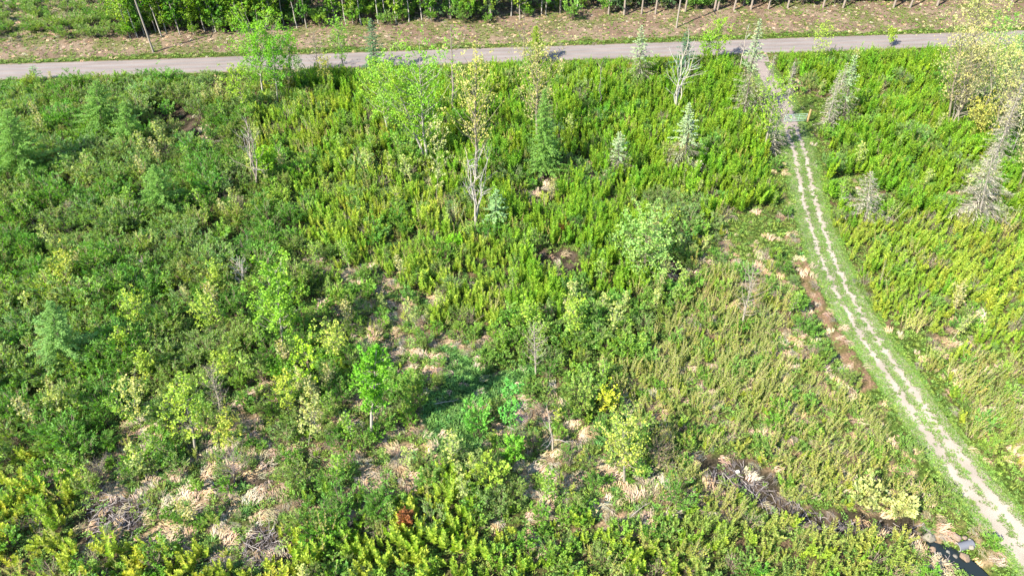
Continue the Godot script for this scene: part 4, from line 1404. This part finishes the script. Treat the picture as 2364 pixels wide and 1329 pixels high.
func make_rocks() -> void:
	var pink := Color(0.55, 0.43, 0.34)
	var pale := Color(0.58, 0.54, 0.46)
	var list := [
		[2148, 1236, 34, 0.8, Color(0.50, 0.47, 0.38), "largest grey boulder beside the ditch"],
		[2210, 1240, 24, 0.75, pink, "pinkish boulder above the culvert mouth"],
		[2229, 1241, 15, 0.7, pink, "small pink stone touching the culvert boulder"],
		[2240, 1248, 15, 0.8, Color(0.68, 0.64, 0.56), "small white stone above the culvert pipe"],
		[2243, 1262, 19, 0.75, pale, "pale blocky stone right of the culvert pipe"],
		[2234, 1280, 28, 0.75, Color(0.50, 0.38, 0.28), "large brown boulder below the culvert pipe"],
		[2160, 1262, 22, 0.5, Color(0.56, 0.42, 0.31), "orange-tan stone below the largest boulder"],
		[2174, 1272, 15, 0.5, pale, "flat pale stone on the near ditch bank"],
		[2195, 1267, 12, 0.5, Color(0.42, 0.42, 0.40), "grey stone in the ditch beside the culvert"],
		[2212, 1277, 14, 0.45, Color(0.4, 0.38, 0.34), "wet grey stone below the pipe mouth"],
		[2116, 1150, 17, 0.6, Color(0.42, 0.40, 0.38), "grey boulder half hidden in the grass uphill of the ditch"],
		[2182, 1168, 10, 0.6, Color(0.55, 0.53, 0.5), "small pale stone on the track verge"],
		[2189, 1249, 6, 0.6, pale, "tiny pale pebble left of the culvert boulder"],
		[2196, 1251, 6, 0.6, pale, "tiny round pebble by the culvert boulder"],
	]
	var i := 0
	for q in list:
		rng.seed = 500 + i
		var b := G(q[0], q[1])
		var r: float = q[2] * metres_per_px(b) * 0.38
		b.y = maxf(ground_h(b.x, b.z), -0.42) + r * q[3] * 0.15
		if i in [3, 1, 2, 4]: b.y = maxf(b.y, 0.0)
		var o := MeshInstance3D.new()
		o.name = numbered("boulder")
		o.mesh = rock_mesh(Vector3(r * rnd(1.0, 1.2), r * q[3], r * rnd(0.9, 1.1)), 40 + i, q[4])
		add_child(o)
		o.position = b
		o.rotation.y = rnd(0, TAU)
		tag(o, q[5], "boulder", "stones by the culvert")
		i += 1
	# culvert pipe
	var a := G(2236, 1257, -0.15)
	var e := G(2212, 1263, -0.25)
	var dir := (e - a).normalized()
	var cu := thing("culvert_pipe", a, "black corrugated culvert pipe between the boulders", "pipe")
	var mb := MB.new()
	var x := dir.cross(Vector3.UP).normalized()
	var y := x.cross(dir).normalized()
	var L := (e - a).length() + 0.35
	var ring := 20
	var steps := 40
	for pass_ in 2:
		var off := mb.V.size()
		for s in steps + 1:
			var t := L * s / steps - 0.35
			var r := (0.33 + 0.012 * cos(s * PI)) if pass_ == 0 else 0.29
			for k in ring:
				var an := TAU * k / ring
				var n := x * cos(an) + y * sin(an)
				mb.V.append(dir * t + n * r); mb.N.append(n if pass_ == 0 else -n); mb.C.append(Color(0.13, 0.14, 0.17))
		for s in steps:
			for k in ring:
				var p := off + s * ring + k
				var q := off + s * ring + (k + 1) % ring
				for w in ([p, p + ring, q, q, p + ring, q + ring] if pass_ == 1 else [p, q, p + ring, q, q + ring, p + ring]): mb.I.append(w)
	part("pipe", mb.mesh(M.plastic), cu)
	var rim := MB.new()
	for k in ring:
		var an := TAU * k / ring
		var n := x * cos(an) + y * sin(an)
		for r in [0.285, 0.35]:
			rim.V.append(dir * (L - 0.348) + n * r); rim.N.append(dir); rim.C.append(Color(0.42, 0.42, 0.45))
	for k in ring:
		var p := k * 2
		var q := ((k + 1) % ring) * 2
		for w in [p, p + 1, q, p + 1, q + 1, q]: rim.I.append(w)
	part("rim", rim.mesh(M.plastic), cu)
	# stump-like log and the scrap of white litter
	var lb := G(2050, 1160)
	lb.y = ground_h(lb.x, lb.z) + 0.15
	var lg := thing("log", lb, "short grey log lying above the flowering bush", "log")
	var lm := MB.new()
	lm.tube(PackedVector3Array([Vector3(-0.45, 0, 0.35), Vector3(0, 0.04, 0), Vector3(0.5, 0.1, -0.5)]), 0.16, 0.14, 10, Color(0.33, 0.29, 0.26))
	part("bark", lm.mesh(M.bark), lg)
	var wb := G(1702, 1090)
	wb.y = ground_h(wb.x, wb.z) + 0.25
	var ws := thing("bucket", wb, "small white container lying in the brush by the ditch", "container")
	var wm := MB.new()
	wm.tube(PackedVector3Array([Vector3(-0.12, 0, 0), Vector3(0.0, 0.05, 0), Vector3(0.16, 0.1, 0)]), 0.11, 0.14, 12, Color(0.75, 0.75, 0.74))
	part("body", wm.mesh(M.plastic), ws)

func make_brush() -> void:
	rng.seed = 901
	var sticks := []
	for v in 8:
		var mb := MB.new()
		var len_ := 1.0
		var pts := PackedVector3Array()
		for i in 5:
			pts.append(Vector3((i / 4.0 - 0.5) * len_, rnd(-0.03, 0.03), rnd(-0.05, 0.05)))
		mb.tube(pts, rnd(0.03, 0.045), 0.016, 5, [Color(0.22, 0.20, 0.205), Color(0.13, 0.115, 0.12), Color(0.33, 0.30, 0.30), Color(0.08, 0.07, 0.075)][v % 4])
		if v % 2 == 0: mb.tube(PackedVector3Array([pts[2], pts[2] + Vector3(0.22, 0.05, 0.16)]), 0.018, 0.008, 4, Color(0.34, 0.30, 0.28))
		sticks.append(mb.mesh(M.wood))
	var piles := [
		[268, 1215, 70, 34, 80, "larger dark brush pile of cut branches at the lower left"],
		[240, 1150, 45, 30, 40, "loose heap of grey branches above the larger brush pile"],
		[598, 1262, 50, 34, 70, "smaller dark brush pile near the bottom edge"],
		[500, 1300, 30, 16, 20, "scatter of pale sticks at the bottom edge below the brush piles"],
		[1690, 1098, 62, 24, 60, "tangle of grey deadwood above the ditch"],
		[1745, 1125, 34, 20, 30, "pale broken branches lying in the ditch"],
		[485, 330, 36, 12, 26, "dark pile of branches in the muddy opening of the swamp"],
		[2110, 1228, 40, 16, 26, "grey branches overhanging the ditch left of the boulders"],
		[2195, 1292, 44, 16, 34, "tangle of brown twigs on the near bank below the culvert"],
		[1800, 1165, 46, 20, 46, "dark strip of dead branches along the middle of the ditch"],
		[1870, 1200, 50, 14, 40, "dark broken sticks in the ditch left of the flowering bush"],
		[1965, 1212, 60, 12, 44, "brown deadwood in the ditch below the flowering bush"],
		[2050, 1216, 50, 12, 34, "grey sticks in the ditch nearest the boulders"],
		[300, 1178, 50, 26, 40, "dark tangle of dead twigs right of the grey heap"],
		[1560, 1090, 40, 20, 30, "dark brown dead branches beside the twiggy shrub"],
	]
	for q in piles:
		var c := G(q[0], q[1])
		var mp := metres_per_px(c)
		c.y = ground_h(c.x, c.z)
		var o := thing("brush_pile", c, q[5], "brush pile", "piles of cut and fallen branches")
		var rx: float = q[2] * mp
		var rz: float = q[3] * mp * 1.5
		for i in int(q[4] * 1.7):
			var an := rnd(0, TAU)
			var rr := sqrt(rng.randf())
			var x := cos(an) * rr * rx
			var z := sin(an) * rr * rz
			var s := part("branch", sticks[rng.randi_range(0, 7)], o)
			var y := ground_h(c.x + x, c.z + z) - c.y + 0.06 + 0.4 * (1.0 - rr) * rng.randf()
			s.position = Vector3(x, y, z)
			var k := rnd(0.5, 1.6)
			s.basis = Basis(Vector3.UP, rnd(0, TAU)) * Basis(Vector3(0, 0, 1), rnd(-0.3, 0.3))
			s.scale = Vector3(k, rnd(0.6, 1.1), rnd(0.6, 1.1))
	# fallen silver spruce top and single stems lying about
	for q in [[830, 1190, 788, 1170, "silver fallen spruce top with bare twigs near the bottom edge"], [470, 925, 415, 870, "white fallen stem in the lower left clearing"], [20, 975, 50, 940, "pale fallen stem at the left edge"], [1450, 1200, 1490, 1170, "grey fallen branch at the bottom of the clearing"], [1000, 935, 1050, 930, "thin fallen stem across the dark sedge"], [905, 940, 870, 962, "bent white branch beside the vivid maple"]]:
		var a := G(q[0], q[1])
		var b := G(q[2], q[3])
		a.y = ground_h(a.x, a.z) + 0.15
		b.y = ground_h(b.x, b.z) + 0.4
		var o := thing("fallen_stem", a, q[4], "fallen branch")
		var wd := MB.new()
		var d := b - a
		wd.tube(PackedVector3Array([Vector3.ZERO, d * 0.5 + Vector3(0, 0.08, 0), d]), 0.055, 0.02, 5, Color(0.55, 0.51, 0.46))
		for k in 16:
			var t := rnd(0.25, 1.0)
			fork(wd, d * t, (d.normalized() * 0.6 + rvec() * 0.8 + Vector3(0, 0.3, 0)).normalized(), rnd(0.25, 0.6), 0.014, 1, Color(0.52, 0.48, 0.44), 0.2)
		part("stem", wd.mesh(M.bark), o)

# ---------------------------------------------------------------- everything
func _ready() -> void:
	var cam := Camera3D.new()
	cam.name = "camera"
	cam.position = Vector3(0, CAM_H, 0)
	cam.rotation_degrees = Vector3(-PITCH, 0, 0)
	cam.fov = rad_to_deg(2.0 * atan(CV / FOCAL))
	cam.far = 4000.0
	add_child(cam)
	cam.current = true

	var we := WorldEnvironment.new()
	we.name = "world_environment"
	var env := Environment.new()
	var sky := Sky.new()
	var sm_ := ProceduralSkyMaterial.new()
	sm_.sky_top_color = Color(0.50, 0.61, 0.76)
	sm_.sky_horizon_color = Color(0.84, 0.87, 0.88)
	sm_.sky_curve = 0.12
	sm_.ground_bottom_color = Color(0.25, 0.28, 0.18)
	sm_.ground_horizon_color = Color(0.6, 0.65, 0.62)
	sm_.sky_energy_multiplier = 0.9
	sky.sky_material = sm_
	env.background_mode = Environment.BG_SKY
	env.sky = sky
	env.tonemap_mode = Environment.TONE_MAPPER_LINEAR
	env.tonemap_exposure = 4.65
	env.sdfgi_enabled = true
	env.ssao_enabled = true
	env.ssil_enabled = true
	we.environment = env
	add_child(we)

	var sun := DirectionalLight3D.new()
	sun.name = "sun"
	sun.light_energy = 1.6
	sun.light_angular_distance = 0.6
	sun.light_color = Color(1.0, 0.955, 0.87)
	sun.shadow_enabled = true
	add_child(sun)
	# from the left, a little behind the camera, about 38 degrees up
	sun.look_at_from_position(Vector3(-48, 56, 38), Vector3.ZERO, Vector3.UP)

	rng.seed = 20240517
	noise_a.seed = 5; noise_a.frequency = 0.02; noise_a.fractal_octaves = 3
	noise_b.seed = 6; noise_b.frequency = 0.02; noise_b.fractal_octaves = 3
	noise_c.seed = 8; noise_c.frequency = 0.02; noise_c.fractal_octaves = 3
	make_tables()
	make_materials()
	make_ground()
	make_road()
	make_track()
	make_water()
	print("ground done ", Time.get_ticks_msec())
	make_kinds()
	make_forest()
	make_trees()
	print("trees done ", Time.get_ticks_msec())
	make_gate()
	make_pole(354, 122, "leaning-looking grey utility pole on the far verge at upper left")
	make_pole(1561, 68, "pale utility pole on the brown bank at upper right")
	make_rocks()
	make_brush()
	rng.seed = 4242
	scatter_plants()
	plant_all()
	print("plants done ", Time.get_ticks_msec())
	rng.seed = 777
	make_grass()
	print("grass done ", Time.get_ticks_msec())
